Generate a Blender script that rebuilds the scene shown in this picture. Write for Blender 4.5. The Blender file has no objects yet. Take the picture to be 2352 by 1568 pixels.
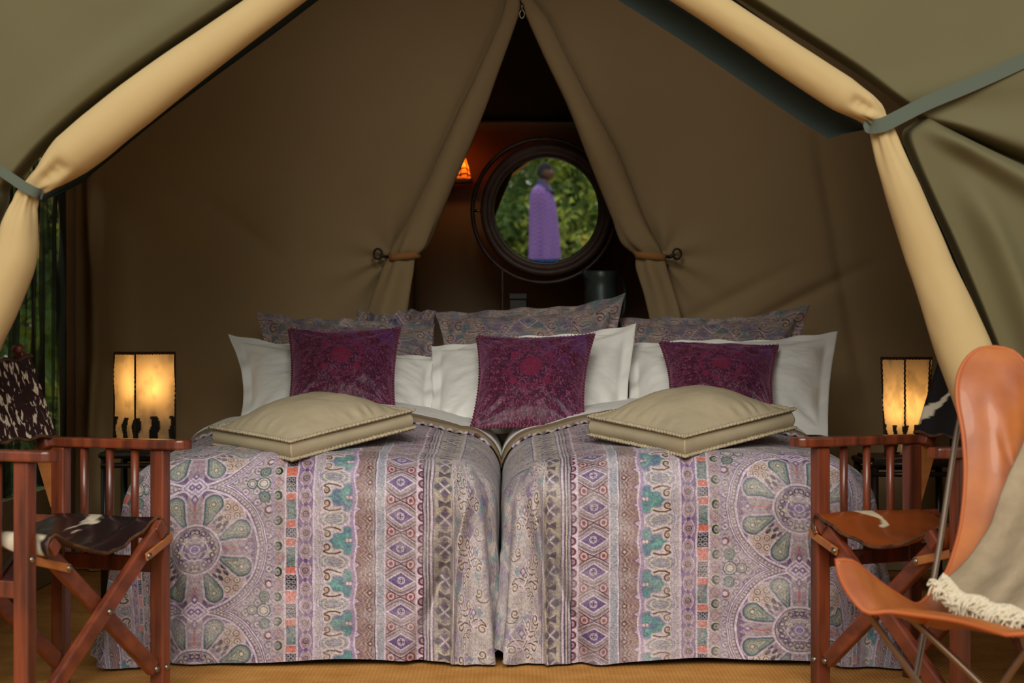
import bpy, bmesh, math, random
import numpy as np
from mathutils import Vector, Matrix
SC = bpy.context.scene
COL = SC.collection
PI = math.pi
F = 4370.0; CH = 0.905            # focal length in pixels of the 2352 px frame, camera height
rng = random.Random(7)

# ---------------------------------------------------------------- camera, world, exposure
cam = bpy.data.cameras.new('camera'); camo = bpy.data.objects.new('camera', cam); COL.objects.link(camo)
camo.location = (0, 0, CH); camo.rotation_euler = (PI/2, 0, 0)
cam.sensor_width = 36; cam.lens = F/2352*36; cam.clip_end = 400
cam.dof.use_dof = True; cam.dof.focus_distance = 5.9; cam.dof.aperture_fstop = 5.0
SC.camera = camo
SC.view_settings.view_transform = 'Standard'; SC.view_settings.look = 'None'
SC.view_settings.gamma = 1; SC.view_settings.use_curve_mapping = False
SC.view_settings.exposure = EXPO = 0.0
SC.cycles.use_denoising = True
SC.cycles.max_bounces = 7; SC.cycles.diffuse_bounces = 4; SC.cycles.transparent_max_bounces = 12
SC.cycles.caustics_reflective = False; SC.cycles.caustics_refractive = False
SC.cycles.sample_clamp_indirect = 4
world = bpy.data.worlds.new('world'); SC.world = world; world.use_nodes = True
wn = world.node_tree.nodes; wl = world.node_tree.links
bg = wn['Background']
tc = wn.new('ShaderNodeTexCoord'); sx = wn.new('ShaderNodeSeparateXYZ'); cr = wn.new('ShaderNodeValToRGB')
wl.new(tc.outputs['Generated'], sx.inputs[0]); wl.new(sx.outputs[2], cr.inputs[0]); wl.new(cr.outputs[0], bg.inputs[0])
cr.color_ramp.elements[0].position = 0.0; cr.color_ramp.elements[0].color = (0.93, 0.96, 1.0, 1)
cr.color_ramp.elements[1].position = 1.0; cr.color_ramp.elements[1].color = (0.80, 0.88, 1.0, 1)
bg.inputs[1].default_value = 0.72
sun = bpy.data.lights.new('sun', 'SUN'); suno = bpy.data.objects.new('sun', sun); COL.objects.link(suno)
sun.energy = 3.7; sun.angle = math.radians(42); sun.color = (1.0, 0.96, 0.88)
suno.rotation_euler = (math.radians(66), 0, math.radians(-4)); suno.location = (0, -6, 8)

# ---------------------------------------------------------------- helpers
def unp(px, py, Y):               # a photo pixel at a depth, as a point of the world
    return Vector(((px-1176)*Y/F, Y, CH-(py-784)*Y/F))
def lin(c):
    c = np.asarray(c, dtype=np.float32)/255.0
    return np.where(c <= 0.04045, c/12.92, ((c+0.055)/1.055)**2.4)
def L3(r, g, b, k=1.0):
    v = lin((r, g, b))*k
    return (float(v[0]), float(v[1]), float(v[2]), 1.0)
_T = np.random.RandomState(3).rand(8, 256, 256).astype(np.float32)
def vn(x, y, s=0):                # value noise 0..1 on arrays
    x = np.asarray(x, dtype=np.float32); y = np.asarray(y, dtype=np.float32)
    xi = np.floor(x).astype(np.int64); yi = np.floor(y).astype(np.int64)
    fx = x-xi; fy = y-yi; fx = fx*fx*(3-2*fx); fy = fy*fy*(3-2*fy)
    t = _T[s % 8]; a = xi & 255; b = yi & 255; a1 = (xi+1) & 255; b1 = (yi+1) & 255
    return (t[a, b]*(1-fx)+t[a1, b]*fx)*(1-fy)+(t[a, b1]*(1-fx)+t[a1, b1]*fx)*fy
def fbm(x, y, s=0, o=4):
    r = 0; amp = 0.5; tot = 0
    for k in range(o):
        r = r+amp*vn(x*2**k+13.1*k, y*2**k+7.7*k, s+k); tot += amp; amp *= 0.5
    return r/tot
def sstep(a, b, x):
    t = np.clip((x-a)/(b-a), 0, 1); return t*t*(3-2*t)

def link(o, parent=None):
    COL.objects.link(o)
    if parent is not None: o.parent = parent
    return o
def tag(o, label=None, cat=None, group=None, kind=None):
    if label: o['label'] = label
    if cat: o['category'] = cat
    if group: o['group'] = group
    if kind: o['kind'] = kind
    return o
def empty(name, loc=(0, 0, 0), rz=0.0):
    o = bpy.data.objects.new(name, None); COL.objects.link(o); o.location = loc; o.rotation_euler = (0, 0, rz)
    o.empty_display_size = 0.1
    return o
def grid(name, P, mat, parent=None, col=None, closeu=False, closev=False, uv=None, smooth=True, flip=False):
    """mesh from an array of points P[n, m, 3]; optional per-vertex colours"""
    P = np.asarray(P, dtype=np.float32); n, m = P.shape[:2]
    idx = np.arange(n*m).reshape(n, m)
    if closeu: idx = np.vstack([idx, idx[:1]])
    if closev: idx = np.hstack([idx, idx[:, :1]])
    a = idx[:-1, :-1]; b = idx[1:, :-1]; c = idx[1:, 1:]; d = idx[:-1, 1:]
    q = np.stack([a, b, c, d] if not flip else [a, d, c, b], -1).reshape(-1, 4)
    me = bpy.data.meshes.new(name)
    me.vertices.add(n*m); me.vertices.foreach_set('co', P.reshape(-1))
    me.loops.add(q.size); me.loops.foreach_set('vertex_index', q.reshape(-1).astype(np.int32))
    me.polygons.add(len(q)); me.polygons.foreach_set('loop_start', np.arange(0, q.size, 4, dtype=np.int32))
    me.update(calc_edges=True)
    me.polygons.foreach_set('use_smooth', np.full(len(q), smooth, dtype=bool))
    if col is not None:
        at = me.color_attributes.new('Col', 'FLOAT_COLOR', 'POINT')
        c4 = np.ones((n*m, 4), dtype=np.float32); c4[:, :3] = np.asarray(col).reshape(-1, 3)
        at.data.foreach_set('color', c4.reshape(-1))
    if uv is not None:
        l = me.uv_layers.new(name='UVMap'); u = np.asarray(uv, dtype=np.float32).reshape(-1, 2)[q.reshape(-1)]
        l.data.foreach_set('uv', u.reshape(-1))
    me.materials.append(mat)
    return link(bpy.data.objects.new(name, me), parent)
def bmobj(name, bm, mat, parent=None, smooth=False, bevel=0, seg=2, auto=None):
    me = bpy.data.meshes.new(name); bmesh.ops.recalc_face_normals(bm, faces=bm.faces); bm.to_mesh(me); bm.free()
    if smooth:
        for p in me.polygons: p.use_smooth = True
    me.materials.append(mat)
    o = link(bpy.data.objects.new(name, me), parent)
    if bevel:
        b = o.modifiers.new('bevel', 'BEVEL'); b.width = bevel; b.segments = seg; b.limit_method = 'ANGLE'
    return o
def add_box(bm, c, s, M=None):
    vs = []
    for i in (-1, 1):
        for j in (-1, 1):
            for k in (-1, 1):
                v = Vector((c[0]+i*s[0]/2, c[1]+j*s[1]/2, c[2]+k*s[2]/2))
                vs.append(bm.verts.new(M @ v if M else v))
    for f in ((0, 1, 3, 2), (4, 6, 7, 5), (0, 4, 5, 1), (2, 3, 7, 6), (0, 2, 6, 4), (1, 5, 7, 3)):
        bm.faces.new([vs[i] for i in f])
def add_bar(bm, p0, p1, w, t, up=(0, 0, 1)):
    """rectangular bar between two points, w across (perpendicular to up), t along up-ish"""
    p0 = Vector(p0); p1 = Vector(p1); d = (p1-p0); L = d.length; d.normalize()
    s = d.cross(Vector(up)).normalized(); u = s.cross(d).normalized()
    M = Matrix.Translation((p0+p1)/2) @ Matrix((s, u, d)).transposed().to_4x4()
    add_box(bm, (0, 0, 0), (w, t, L), M)
def tube(pts, r, n=10, closed=False):
    """ring array for grid(); r a number or a list"""
    pts = [Vector(p) for p in pts]; m = len(pts)
    rr = r if hasattr(r, '__len__') else [r]*m
    out = np.zeros((m, n, 3)); prev = None
    for i, p in enumerate(pts):
        if closed: d = pts[(i+1) % m]-pts[i-1]
        else: d = pts[min(i+1, m-1)]-pts[max(i-1, 0)]
        d.normalize()
        if prev is None:
            a = Vector((0, 0, 1)) if abs(d.z) < 0.9 else Vector((1, 0, 0))
            s = d.cross(a).normalized()
        else: s = (prev-d*prev.dot(d)).normalized()
        prev = s; u = d.cross(s)
        for k in range(n):
            t = 2*PI*k/n
            q = p+(s*math.cos(t)+u*math.sin(t))*rr[i]
            out[i, k] = q
    return out
def tubeobj(name, pts, r, mat, parent=None, n=10, closed=False, caps=True):
    T = tube(pts, r, n, closed)
    if caps and not closed:
        T = np.concatenate([np.repeat(T[:1].mean(1, keepdims=True), n, 1), T, np.repeat(T[-1:].mean(1, keepdims=True), n, 1)], 0)
    return grid(name, T, mat, parent, closeu=closed, closev=True)
def bez(pts, n=24):               # Catmull-Rom through points
    p = [Vector(q) for q in pts]; p = [p[0]*2-p[1]]+p+[p[-1]*2-p[-2]]; out = []
    for i in range(1, len(p)-2):
        for k in range(n):
            t = k/n
            out.append(0.5*((2*p[i])+(p[i+1]-p[i-1])*t+(2*p[i-1]-5*p[i]+4*p[i+1]-p[i+2])*t*t+(3*p[i]-p[i-1]-3*p[i+1]+p[i+2])*t**3))
    out.append(p[-2]); return out
def lathe(name, prof, mat, parent=None, n=40, M=None):
    P = np.zeros((len(prof), n, 3))
    for i, (r, z) in enumerate(prof):
        for k in range(n):
            v = Vector((r*math.cos(2*PI*k/n), r*math.sin(2*PI*k/n), z))
            P[i, k] = M @ v if M else v
    return grid(name, P, mat, parent, closev=True)

# ---------------------------------------------------------------- materials
def mat(name, color, rough=0.7, spec=0.3, metal=0.0, sheen=0.0, vcol=False, color2=None, nscale=6.0, ndetail=4, nmix=1.0,
        bump=0.0, bscale=40.0, stretch=(1, 1, 1), coat=0.0, weave=0.0, wscale=300.0, objco=True, bdist=0.004, sheen_col=None):
    m = bpy.data.materials.new(name); m.use_nodes = True; N = m.node_tree.nodes; K = m.node_tree.links
    p = N['Principled BSDF']; p.inputs['Roughness'].default_value = rough
    p.inputs['Specular IOR Level'].default_value = spec; p.inputs['Metallic'].default_value = metal
    p.inputs['Sheen Weight'].default_value = sheen; p.inputs['Coat Weight'].default_value = coat
    if sheen_col: p.inputs['Sheen Tint'].default_value = sheen_col
    t = N.new('ShaderNodeTexCoord'); mp = N.new('ShaderNodeMapping'); mp.inputs['Scale'].default_value = stretch
    K.new(t.outputs['Object'], mp.inputs['Vector'])
    cs = None
    if vcol:
        a = N.new('ShaderNodeAttribute'); a.attribute_name = 'Col'; cs = a.outputs['Color']
    if color2 is not None:
        nz = N.new('ShaderNodeTexNoise'); nz.inputs['Scale'].default_value = nscale; nz.inputs['Detail'].default_value = ndetail
        K.new(mp.outputs[0], nz.inputs['Vector'])
        r = N.new('ShaderNodeValToRGB'); r.color_ramp.elements[0].position = 0.35; r.color_ramp.elements[1].position = 0.65
        r.color_ramp.elements[0].color = color; r.color_ramp.elements[1].color = color2
        K.new(nz.outputs['Fac'], r.inputs[0]); cs = r.outputs[0]
    if cs is not None: K.new(cs, p.inputs['Base Color'])
    else: p.inputs['Base Color'].default_value = color
    last = None
    if bump:
        nb = N.new('ShaderNodeTexNoise'); nb.inputs['Scale'].default_value = bscale; nb.inputs['Detail'].default_value = 5
        K.new(mp.outputs[0], nb.inputs['Vector'])
        b = N.new('ShaderNodeBump'); b.inputs['Strength'].default_value = bump; b.inputs['Distance'].default_value = bdist
        K.new(nb.outputs['Fac'], b.inputs['Height']); last = b
    if weave:
        ad = None
        for ax in ('X', 'Z'):
            w = N.new('ShaderNodeTexWave'); w.wave_type = 'BANDS'; w.bands_direction = ax; w.inputs['Scale'].default_value = wscale
            w.inputs['Distortion'].default_value = 0.6
            K.new(t.outputs['Object'], w.inputs['Vector'])
            if ad is None: ad = w.outputs['Fac']
            else:
                mm = N.new('ShaderNodeMath'); mm.operation = 'ADD'; K.new(ad, mm.inputs[0]); K.new(w.outputs['Fac'], mm.inputs[1]); ad = mm.outputs[0]
        b2 = N.new('ShaderNodeBump'); b2.inputs['Strength'].default_value = weave; b2.inputs['Distance'].default_value = 0.001
        K.new(ad, b2.inputs['Height'])
        if last: K.new(last.outputs[0], b2.inputs['Normal'])
        last = b2
    if last: K.new(last.outputs[0], p.inputs['Normal'])
    m['pr'] = 1
    return m
def glow(name, col, strength):
    m = bpy.data.materials.new(name); m.use_nodes = True; N = m.node_tree.nodes
    e = N.new('ShaderNodeEmission'); e.inputs[0].default_value = col; e.inputs[1].default_value = strength
    m.node_tree.links.new(e.outputs[0], N['Material Output'].inputs[0]); return m

canvas_in = mat('canvas_tan_inner', L3(158, 135, 100), 0.9, 0.1, color2=L3(150, 128, 94), nscale=1.3, bump=0.25, bscale=3.0, bdist=0.02, weave=0.12, wscale=160)
canvas_tan = mat('canvas_lining_tan', L3(180, 155, 109), 0.85, 0.15, color2=L3(175, 150, 104), nscale=2.0, bump=0.2, bscale=9, bdist=0.006)
canvas_olive = mat('canvas_olive', L3(98, 90, 62), 0.85, 0.15, color2=L3(92, 86, 60), nscale=1.5, bump=0.3, bscale=4, bdist=0.01)
canvas_dark = mat('canvas_dark_green', L3(46, 54, 50), 0.9, 0.1, bump=0.1)
canvas_black = mat('gable_mesh_black', L3(118, 114, 94), 0.9, 0.1)
canvas_back = mat('canvas_brown_rear', L3(176, 150, 122), 0.9, 0.1, color2=L3(166, 142, 114), nscale=2)
strap_m = mat('strap_green_webbing', L3(80, 86, 73), 0.8, 0.2, bump=0.2, bscale=300, bdist=0.001)
wood = mat('wood_red_teak', L3(124, 58, 32), 0.36, 0.5, color2=L3(74, 34, 20), nscale=3.5, stretch=(9, 9, 1), bump=0.06, bscale=60, bdist=0.001, coat=0.25)
woodx = mat('wood_red_teak_cross', L3(128, 62, 36), 0.42, 0.45, color2=L3(88, 40, 24), nscale=14, stretch=(1, 3, 1.5), bump=0.06, bscale=60, bdist=0.001, coat=0.2)
woodlight = mat('wood_golden', L3(176, 112, 58), 0.45, 0.4, color2=L3(150, 88, 44), nscale=20)
wooddark = mat('wood_dark_stained', L3(44, 28, 20), 0.35, 0.5, color2=L3(30, 20, 15), nscale=12)
metal_m = mat('metal_bolt', L3(150, 140, 125), 0.35, 0.5, metal=1.0)
iron_m = mat('metal_dark_iron', L3(52, 48, 42), 0.45, 0.5, metal=0.8)
rod_m = mat('metal_rod_bronze', L3(132, 112, 92), 0.35, 0.5, metal=0.75)
white_m = mat('cotton_white', L3(240, 238, 230), 0.75, 0.2, sheen=0.15, bump=0.25, bscale=9, bdist=0.006)
taupe_m = mat('cotton_taupe', L3(140, 122, 96), 0.8, 0.2)
linen_m = mat('linen_beige', L3(164, 150, 122), 0.85, 0.15, color2=L3(174, 159, 130), nscale=7, bump=0.35, bscale=60, bdist=0.002)
print_m = mat('printed_cotton', (0, 0, 0, 1), 0.6, 0.3, vcol=True, sheen=0.1, bump=0.2, bscale=14, bdist=0.004)
velvet_m = mat('printed_velvet', (0, 0, 0, 1), 0.5, 0.4, vcol=True, sheen=0.55, bump=0.25, bscale=30, bdist=0.003, sheen_col=(0.8, 0.35, 0.6, 1))
thread_m = mat('burgundy_thread', L3(96, 36, 56), 0.8)
thread2_m = mat('pale_thread', L3(150, 96, 112), 0.8)

# ---------------------------------------------------------------- the printed cotton (pattern computed per vertex)
class Paint:
    def __init__(s, shape, base):
        s.c = np.empty(shape+(3,), dtype=np.float32); s.c[:] = lin(base)
    def fill(s, mask, rgb, a=1.0):
        mm = (np.clip(mask, 0, 1)*a)[..., None]; s.c = s.c*(1-mm)+lin(rgb)*mm
def inside(d, w=1.2): return np.clip(0.5-d/w, 0, 1)        # d<0 inside
def ln(d, hw, w=1.2): return inside(np.abs(d)-hw, w)
def band(x, a, b): return inside(np.maximum(a-x, x-b), 1.5)
def per(v, p): return (v+p/2) % p-p/2
def spiral(cx, cy, r0, turns, sx_=1, sy=1, tail=None):
    pts = []
    n = int(turns*14)
    for k in range(n+1):
        t = k/n; a = t*turns*2*PI; r = r0*(0.12+0.88*t)
        pts.append((cx+sx_*r*math.cos(a), cy+sy*r*math.sin(a)))
    if tail: pts += tail
    return pts
def poly(x, y, pts):              # distance from arrays to a polyline
    P = np.asarray(pts, dtype=np.float32); d = np.full(x.shape, 1e9, dtype=np.float32)
    for (ax, ay), (bx, by) in zip(P[:-1], P[1:]):
        dx, dy = bx-ax, by-ay; L = dx*dx+dy*dy+1e-9
        t = np.clip(((x-ax)*dx+(y-ay)*dy)/L, 0, 1)
        d = np.minimum(d, (x-ax-t*dx)**2+(y-ay-t*dy)**2)
    return np.sqrt(d)
PINK = (206, 182, 196); LAV = (160, 140, 172); PURP = (112, 84, 140); DARK = (72, 52, 74); TEAL = (92, 142, 138); BRN = (128, 78, 76)
TAN = (186, 168, 146); TANL = (200, 186, 158); ORG = (214, 104, 76); INK = (44, 42, 60); GREY = (132, 134, 142); SAGE = (146, 150, 132); MAUVE = (176, 150, 158)

def scroll(p, u, v, cx, cy, s, fx, fy, lt=1.0):
    """a curl with its tail, scaled s, mirrored by fx, fy"""
    x = (u-cx)*fx/s; y = (v-cy)*fy/s
    near = (np.abs(x) < 45) & (np.abs(y) < 45)
    if not near.any(): return
    xs, ys = x[near], y[near]
    pts = spiral(0, 0, 12, 1.4, tail=[(-7, 14), (2, 22), (16, 24), (30, 18)])
    d = poly(xs, ys, pts); sub = p.c[near]
    for hw, c, a in ((7.0, PINK, .35*lt), (3.6, TANL, .75*lt), (1.5, (104, 58, 62), .95)):
        mm = (inside(d*s-hw*s, 1.2)*a)[..., None]; sub = sub*(1-mm)+lin(c)*mm
    dd = np.hypot(xs, ys); mm = inside(dd*s-2.6*s)[..., None]*lt; sub = sub*(1-mm)+lin(TANL)*mm
    p.c[near] = sub
def petal(p, x, y, ang, r0, r1, w):
    ca, sa = math.cos(ang), math.sin(ang)
    t = (x*ca+y*sa-r0)/(r1-r0); s = (-x*sa+y*ca); LL = r1-r0; tc = 1-w/LL
    tt = np.clip(t, 0, 1); half = w*np.sqrt(np.clip(1-((tt-.68)/.34)**2, 0, 1))*(tt > .68)+w*np.clip(tt/.68, 0, 1)**.8*(tt <= .68)
    half = w*np.clip(tt/tc, 0, 1)**.85; d = np.where(t > tc, np.hypot((t-tc)*LL, s)-w, (np.abs(s)-half)*.93); d = np.where(t < 0, 9, d)
    p.fill(inside(d-4.5), PINK, .6); p.fill(inside(d), (84, 100, 112)); p.fill(inside(d+3.2), (116, 130, 126)); p.fill(inside(d+6), SAGE)
    p.fill(ln(d+9, .9), (96, 104, 104), .8); p.fill(ln(d+13, .8), TANL, .8)
    dd = np.hypot(t*LL-tc*LL, s)
    p.fill(inside(dd-14), (172, 168, 148), .8); p.fill(ln(dd-11, .9), (104, 104, 100), .8); p.fill(ln(dd-6, 1.1), (92, 84, 92), .8); p.fill(inside(dd-3), TANL)
def paisley(u, v):
    """u: distance from the mandala axis in photo pixels, v: along the cloth"""
    u = np.abs(u).astype(np.float32); v = v.astype(np.float32)
    ju = (vn(u/26, v/26, 1)-.5)*3.2; jv = (vn(u/30, v/30, 2)-.5)*4
    u = u+ju; v = v+jv
    p = Paint(u.shape, MAUVE); T = 297.0
    vm = per(v, T); n1 = vn(u/5, v/5, 4); n2 = vn(u/2.2, v/2.2, 5)
    p.fill(n1, TAN, .6); p.fill(n2 > .66, LAV, .5)
    # spandrel field
    m = band(u, -5, 178)
    rr = np.hypot(per(v, 26), (u % 26)-13); p.fill(m*ln(rr-8.5, 1.3), (86, 110, 112), .8); p.fill(m*ln(rr-5, 1), PINK, .8); p.fill(m*inside(rr-2.4), BRN, .8)
    p.fill(m*ln(per(v+u, 22), 1.2), PURP, .5); p.fill(m*ln(per(v-u, 22), 1.2), PINK, .5)
    vc = vm-np.sign(vm)*T/2       # distance from the cusp level
    for a_, b_, c_ in ((158, 0, 15), (132, 0, 11)):
        d = np.hypot(u-a_, vc-b_); p.fill(inside(d-c_), TANL); p.fill(ln(d-c_, 1.6), (70, 96, 100)); p.fill(ln(d-c_*.6, 1.2), PURP)
    for sg in (-1, 1):
        d = np.hypot(u-160, vc-sg*32); p.fill(inside(d-12), SAGE); p.fill(ln(d-12, 2), (80, 104, 108)); p.fill(ln(d-7, 1.4), (94, 116, 116)); p.fill(inside(d-3), BRN)
        d = np.hypot(u-170, vc-sg*62); p.fill(inside(d-9), PINK); p.fill(ln(d-8, 2.2), BRN)
    # the round mandala
    R = 163.0; r = np.hypot(u, vm); ang = np.arctan2(vm, u)
    p.fill(inside(r-R-5), PINK); p.fill(ln(r-R-4, 1.0), PURP); p.fill(ln(r-R+1, 1.0), DARK, .9)
    p.fill(inside(r-R+4), (150, 128, 142)); k = per(ang*R, 9); p.fill(inside(r-R+5)*inside(-(r-R+15))*inside(np.hypot(k, (r-R+9.5)*.8)-2.4), TANL, .9)
    p.fill(ln(r-R+14, 1.0), PURP); p.fill(ln(r-R+18, 2.4), PINK); p.fill(ln(r-R+22, .9), DARK, .8)
    p.fill(inside(r-R+24), (170, 146, 148)); g = vn(u/9, v/9, 6); p.fill(inside(r-R+24)*sstep(.5, .7, g), PURP, .35)
    tri = per(ang*(R-30), 17); p.fill(inside(r-R+24)*inside(-(r-R+42))*inside(np.abs(tri)-(r-R+42)*.5), (104, 70, 128), .85)
    for a in (PI/4, 3*PI/4, -PI/4, -3*PI/4):
        ca, sa = math.cos(a), math.sin(a); X = u*ca+vm*sa; Y = -u*sa+vm*ca
        d = np.hypot((X-112)/1.0, Y/1.15)-34; p.fill(inside(d), (186, 158, 146)); p.fill(ln(d, 1.4), PINK)
        for i, (dx, dy, q) in enumerate(((122, -16, 7), (122, 16, 7), (106, 0, 6), (134, 0, 6))):
            dd = np.hypot(X-dx, Y-dy); p.fill(inside(dd-q), TANL); p.fill(ln(dd-q, 1.1), BRN); p.fill(inside(dd-2), BRN)
        for dx, dy in ((92, -9), (92, 9), (78, -15), (78, 0), (78, 15), (94, -26), (94, 26)):
            dd = np.hypot((X-dx)/1.5, (Y-dy)/.85)-5.4; p.fill(inside(dd), INK, .92)
        p.fill(inside(X-68)*inside(-(X-56))*inside(np.abs(Y)-24)*(.5+.5*np.sign(np.sin(Y*.9))), (186, 120, 108), .6)
    for a in (22.5, 67.5, 112.5, 157.5, -22.5, -67.5, -112.5, -157.5): petal(p, u, vm, math.radians(a), 52, 138, 23)
    for a in (0, 90, -90):
        ca, sa = math.cos(math.radians(a)), math.sin(math.radians(a)); X = u*ca+vm*sa; Y = -u*sa+vm*ca
        p.fill(inside(np.abs(Y)-1.4)*inside(X-128)*inside(60-X), (196, 96, 96)); p.fill(inside((np.abs(Y)+np.abs(X-118)*.7)-9), PURP, .7); p.fill(inside((np.abs(Y)+np.abs(X-118)*.7)-4), PINK)
    p.fill(inside(r-62), (176, 156, 158)); p.fill(ln(r-59, 2.6), PINK); p.fill(ln(r-55, 1), DARK, .8)
    p.fill(inside(r-52)*sstep(.46, .6, vn(u/8, v/8, 3)), PURP, .7); p.fill(inside(r-52)*sstep(.6, .7, vn(u/6, v/6, 2)), TANL, .8)
    k = per(ang*42, 15); dd = np.hypot(k, r-42); p.fill(ln(dd-5.5, 1.2), DARK, .8); p.fill(inside(dd-2), TANL)
    p.fill(ln(r-28, 1.6), PINK); p.fill(inside(r-15), (150, 128, 164)); p.fill(ln(r-9, 1.3), PINK)
    # diamond on the cusp
    dd = np.abs(u-8)+np.abs(vc); p.fill(inside(dd-26), PINK); p.fill(ln(dd-18, 1.6), PURP, .8); p.fill(inside(dd-9), PURP); p.fill(inside(dd-4), PINK)
    # teardrop column
    m = band(u, 177, 208); vo = v+31
    p.fill(m, (184, 156, 152)); p.fill(m*n1, (150, 124, 134), .5)
    vt = per(vo+T/10, T/5); d = np.hypot((u-191)*1.05, vt*.95)-10.5; d2 = np.hypot((u-189)*1.2, vt)-6.5
    p.fill(m*inside(d-3), TANL, .8); p.fill(m*inside(d), (52, 58, 66)); p.fill(m*inside(d2-1), SAGE); p.fill(m*inside(np.maximum(np.abs(vt)-5, 177-u)-.5)*(u < 190), (150, 140, 138)); p.fill(m*inside(np.hypot(u-190, vt)-2.5), BRN)
    vt = per(vo-T/10+T/10, T/5); d = np.abs(u-192)+np.abs(vt)*.9
    p.fill(m*ln(d-11, 1.2), PURP, .8); p.fill(m*inside(d-6), (182, 124, 116), .8); p.fill(m*ln(d-16, .9), (96, 116, 120), .7)
    for x0, w_, c_ in ((178, 1.8, LAV), (207, 2.0, PINK), (234, 2.2, PINK), (238.5, 1.0, PURP), (269, 1, PURP), (272.5, 2.4, PINK)): p.fill(ln(u-x0, w_), c_)
    # blocks
    m = band(u, 210, 232); w = np.abs(per(vo, T))
    p.fill(m, (150, 70, 84)); p.fill(m*band(w, 0, 12), INK); p.fill(m*band(w, 13, 29), ORG); p.fill(m*band(w, 32, 76), (86, 118, 116)); p.fill(m*band(w, 78, 93), ORG)
    p.fill(m*band(w, 96, 132), (40, 36, 48)); p.fill(m*band(w, 134, 149), ORG)
    for e in (12.5, 31, 94, 133): p.fill(m*ln(w-e, 1.4), PINK)
    p.fill(m*band(w, 13, 93)*ln(u-221, 1.0), (170, 70, 90), .7); p.fill(m*band(w, 32, 76)*(vn(u/2.4, v/2.4, 1) > .6), (140, 156, 146), .7)
    k = per(w-5, 12); dd = np.hypot(np.abs(u-221)-5, k); p.fill(m*(band(w, 0, 12)+band(w, 96, 132))*ln(dd-3.6, .9), (176, 168, 172), .9)
    k = per(w, 15); p.fill(m*(band(w, 14, 28)+band(w, 134, 149)+band(w, 78, 93))*inside(np.hypot(u-221, per(w-21, 56.5))-3), (236, 150, 120), .8)
    # chain
    m = band(u, 240, 268); p.fill(m, (132, 102, 146)); vt = per(vo, 43.0)
    p.fill(m*ln(np.abs(u-254)-(3+9.5*np.cos(vt*PI/43)), 1.5), (196, 166, 184)); p.fill(m*inside(np.abs(u-254)-(1.5+9*np.cos(vt*PI/43))), (166, 132, 136))
    dd = np.hypot(u-254, vt); p.fill(m*ln(dd-6, 1.3), DARK, .85); p.fill(m*inside(dd-2.5), (110, 100, 110)); dd = np.hypot((u-254), per(vo+21.5, 43)); p.fill(m*inside(dd-5), (96, 66, 128), .9)
    # teal scroll band
    m = band(u, 275, 368); V = per(v+14, 100.0); p.fill(m, (186, 172, 168)); p.fill(m*n1, (170, 150, 162), .55)
    e = np.hypot((u-318)/34, (np.abs(V)-50)/19)-1
    p.fill(m*inside(e*19-3), PINK, .8); p.fill(m*inside(e*19), (160, 152, 156)); st = np.sin((np.abs(V)-50)*1.5+np.sin(u*.25)*.8); p.fill(m*inside(e*19+3)*(st > .3), (110, 104, 128), .75); p.fill(m*ln(e*19+6, 1), TANL)
    tl = np.hypot((u-338)/28, V/27)-1+.26*np.cos(3*np.arctan2(V, u-338)); p.fill(m*inside(tl*24-3), (116, 98, 150), .7); p.fill(m*inside(tl*22), TEAL); p.fill(m*inside(tl*22+9)*sstep(.4, .7, g), (116, 168, 160), .7)
    p.fill(m*inside(tl*22)*sstep(.55, .65, vn(u/12, v/12, 7)), (104, 96, 150), .5)
    for q in (350, 357): dd = np.hypot(u-q, V)-4.5; p.fill(m*inside(dd), (212, 178, 186)); p.fill(m*ln(dd, 1), BRN, .6)
    vv = np.abs(V)
    pts = spiral(302, 14, 9, 1.3, tail=[(296, 26), (306, 31), (322, 30), (334, 26)]); sel = m > .01
    xs, ys = u[sel], vv[sel]; d = poly(xs, ys, pts); sub = p.c[sel]
    for hw, c, a in ((7.5, PINK, .6), (5.0, TANL, .85), (1.9, (104, 46, 60), .95)):
        mm = (inside(d-hw)*a)[..., None]; sub = sub*(1-mm)+lin(c)*mm
    p.c[sel] = sub
    dd = np.hypot(u-302, vv-14); p.fill(m*inside(dd-3.2), TANL); p.fill(m*inside(dd-1.5), BRN)
    d = u-(284+4*np.cos(V*PI*2/100)); p.fill(m*ln(d, 1.4), LAV, .8); p.fill(m*ln(d-6, .9), PURP, .6)
    dw = u-(367+3.2*np.cos(V*2*PI/100)); p.fill(ln(dw+3, 5), (158, 128, 170), .9); p.fill(ln(dw-2, 3.2), PINK)
    # arabesque
    m = inside(-(dw-3))*inside(u-411); p.fill(m, (164, 140, 132)); p.fill(m*n1, (130, 96, 96), .5); V = per(v, 43.0)
    V2 = 3*np.cos(v*2*PI/43)-4*np.cos(v*4*PI/43)+1.5*np.sin(v*.8)
    p.fill(m*inside(u-(397+V2)), (150, 112, 106), .7)
    for off, c in ((0, (92, 64, 74)), (4, (186, 164, 150)), (8, (112, 80, 86)), (14, (176, 150, 140))): p.fill(m*ln(u-(401-off)-V2, 1.1), c, .85)
    p.fill(m*inside(u-(383-np.abs(V)*1.5)), (98, 70, 124), .85); p.fill(m*inside(u-(379-np.abs(V)*1.5)), (192, 160, 176))
    dd = np.hypot(u-402, per(V+21.5, 43)); p.fill(m*ln(dd-5, 1.3), (116, 64, 66)); p.fill(m*inside(dd-2), TANL)
    # pale ring band
    m = band(u, 412, 437); p.fill(m, (160, 160, 168)); p.fill(m*n1, (180, 172, 176), .5); dd = np.hypot(u-425.5, per(v, 18)); p.fill(m*ln(dd-6.5, .9), (128, 128, 142), .8); p.fill(m*ln(dd-2, 1), (128, 128, 142), .5)
    for x0, w_, c_ in ((413, 1.0, DARK), (416.5, 1.4, PINK), (436, 1.4, PINK)): p.fill(ln(u-x0, w_), c_)
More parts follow.
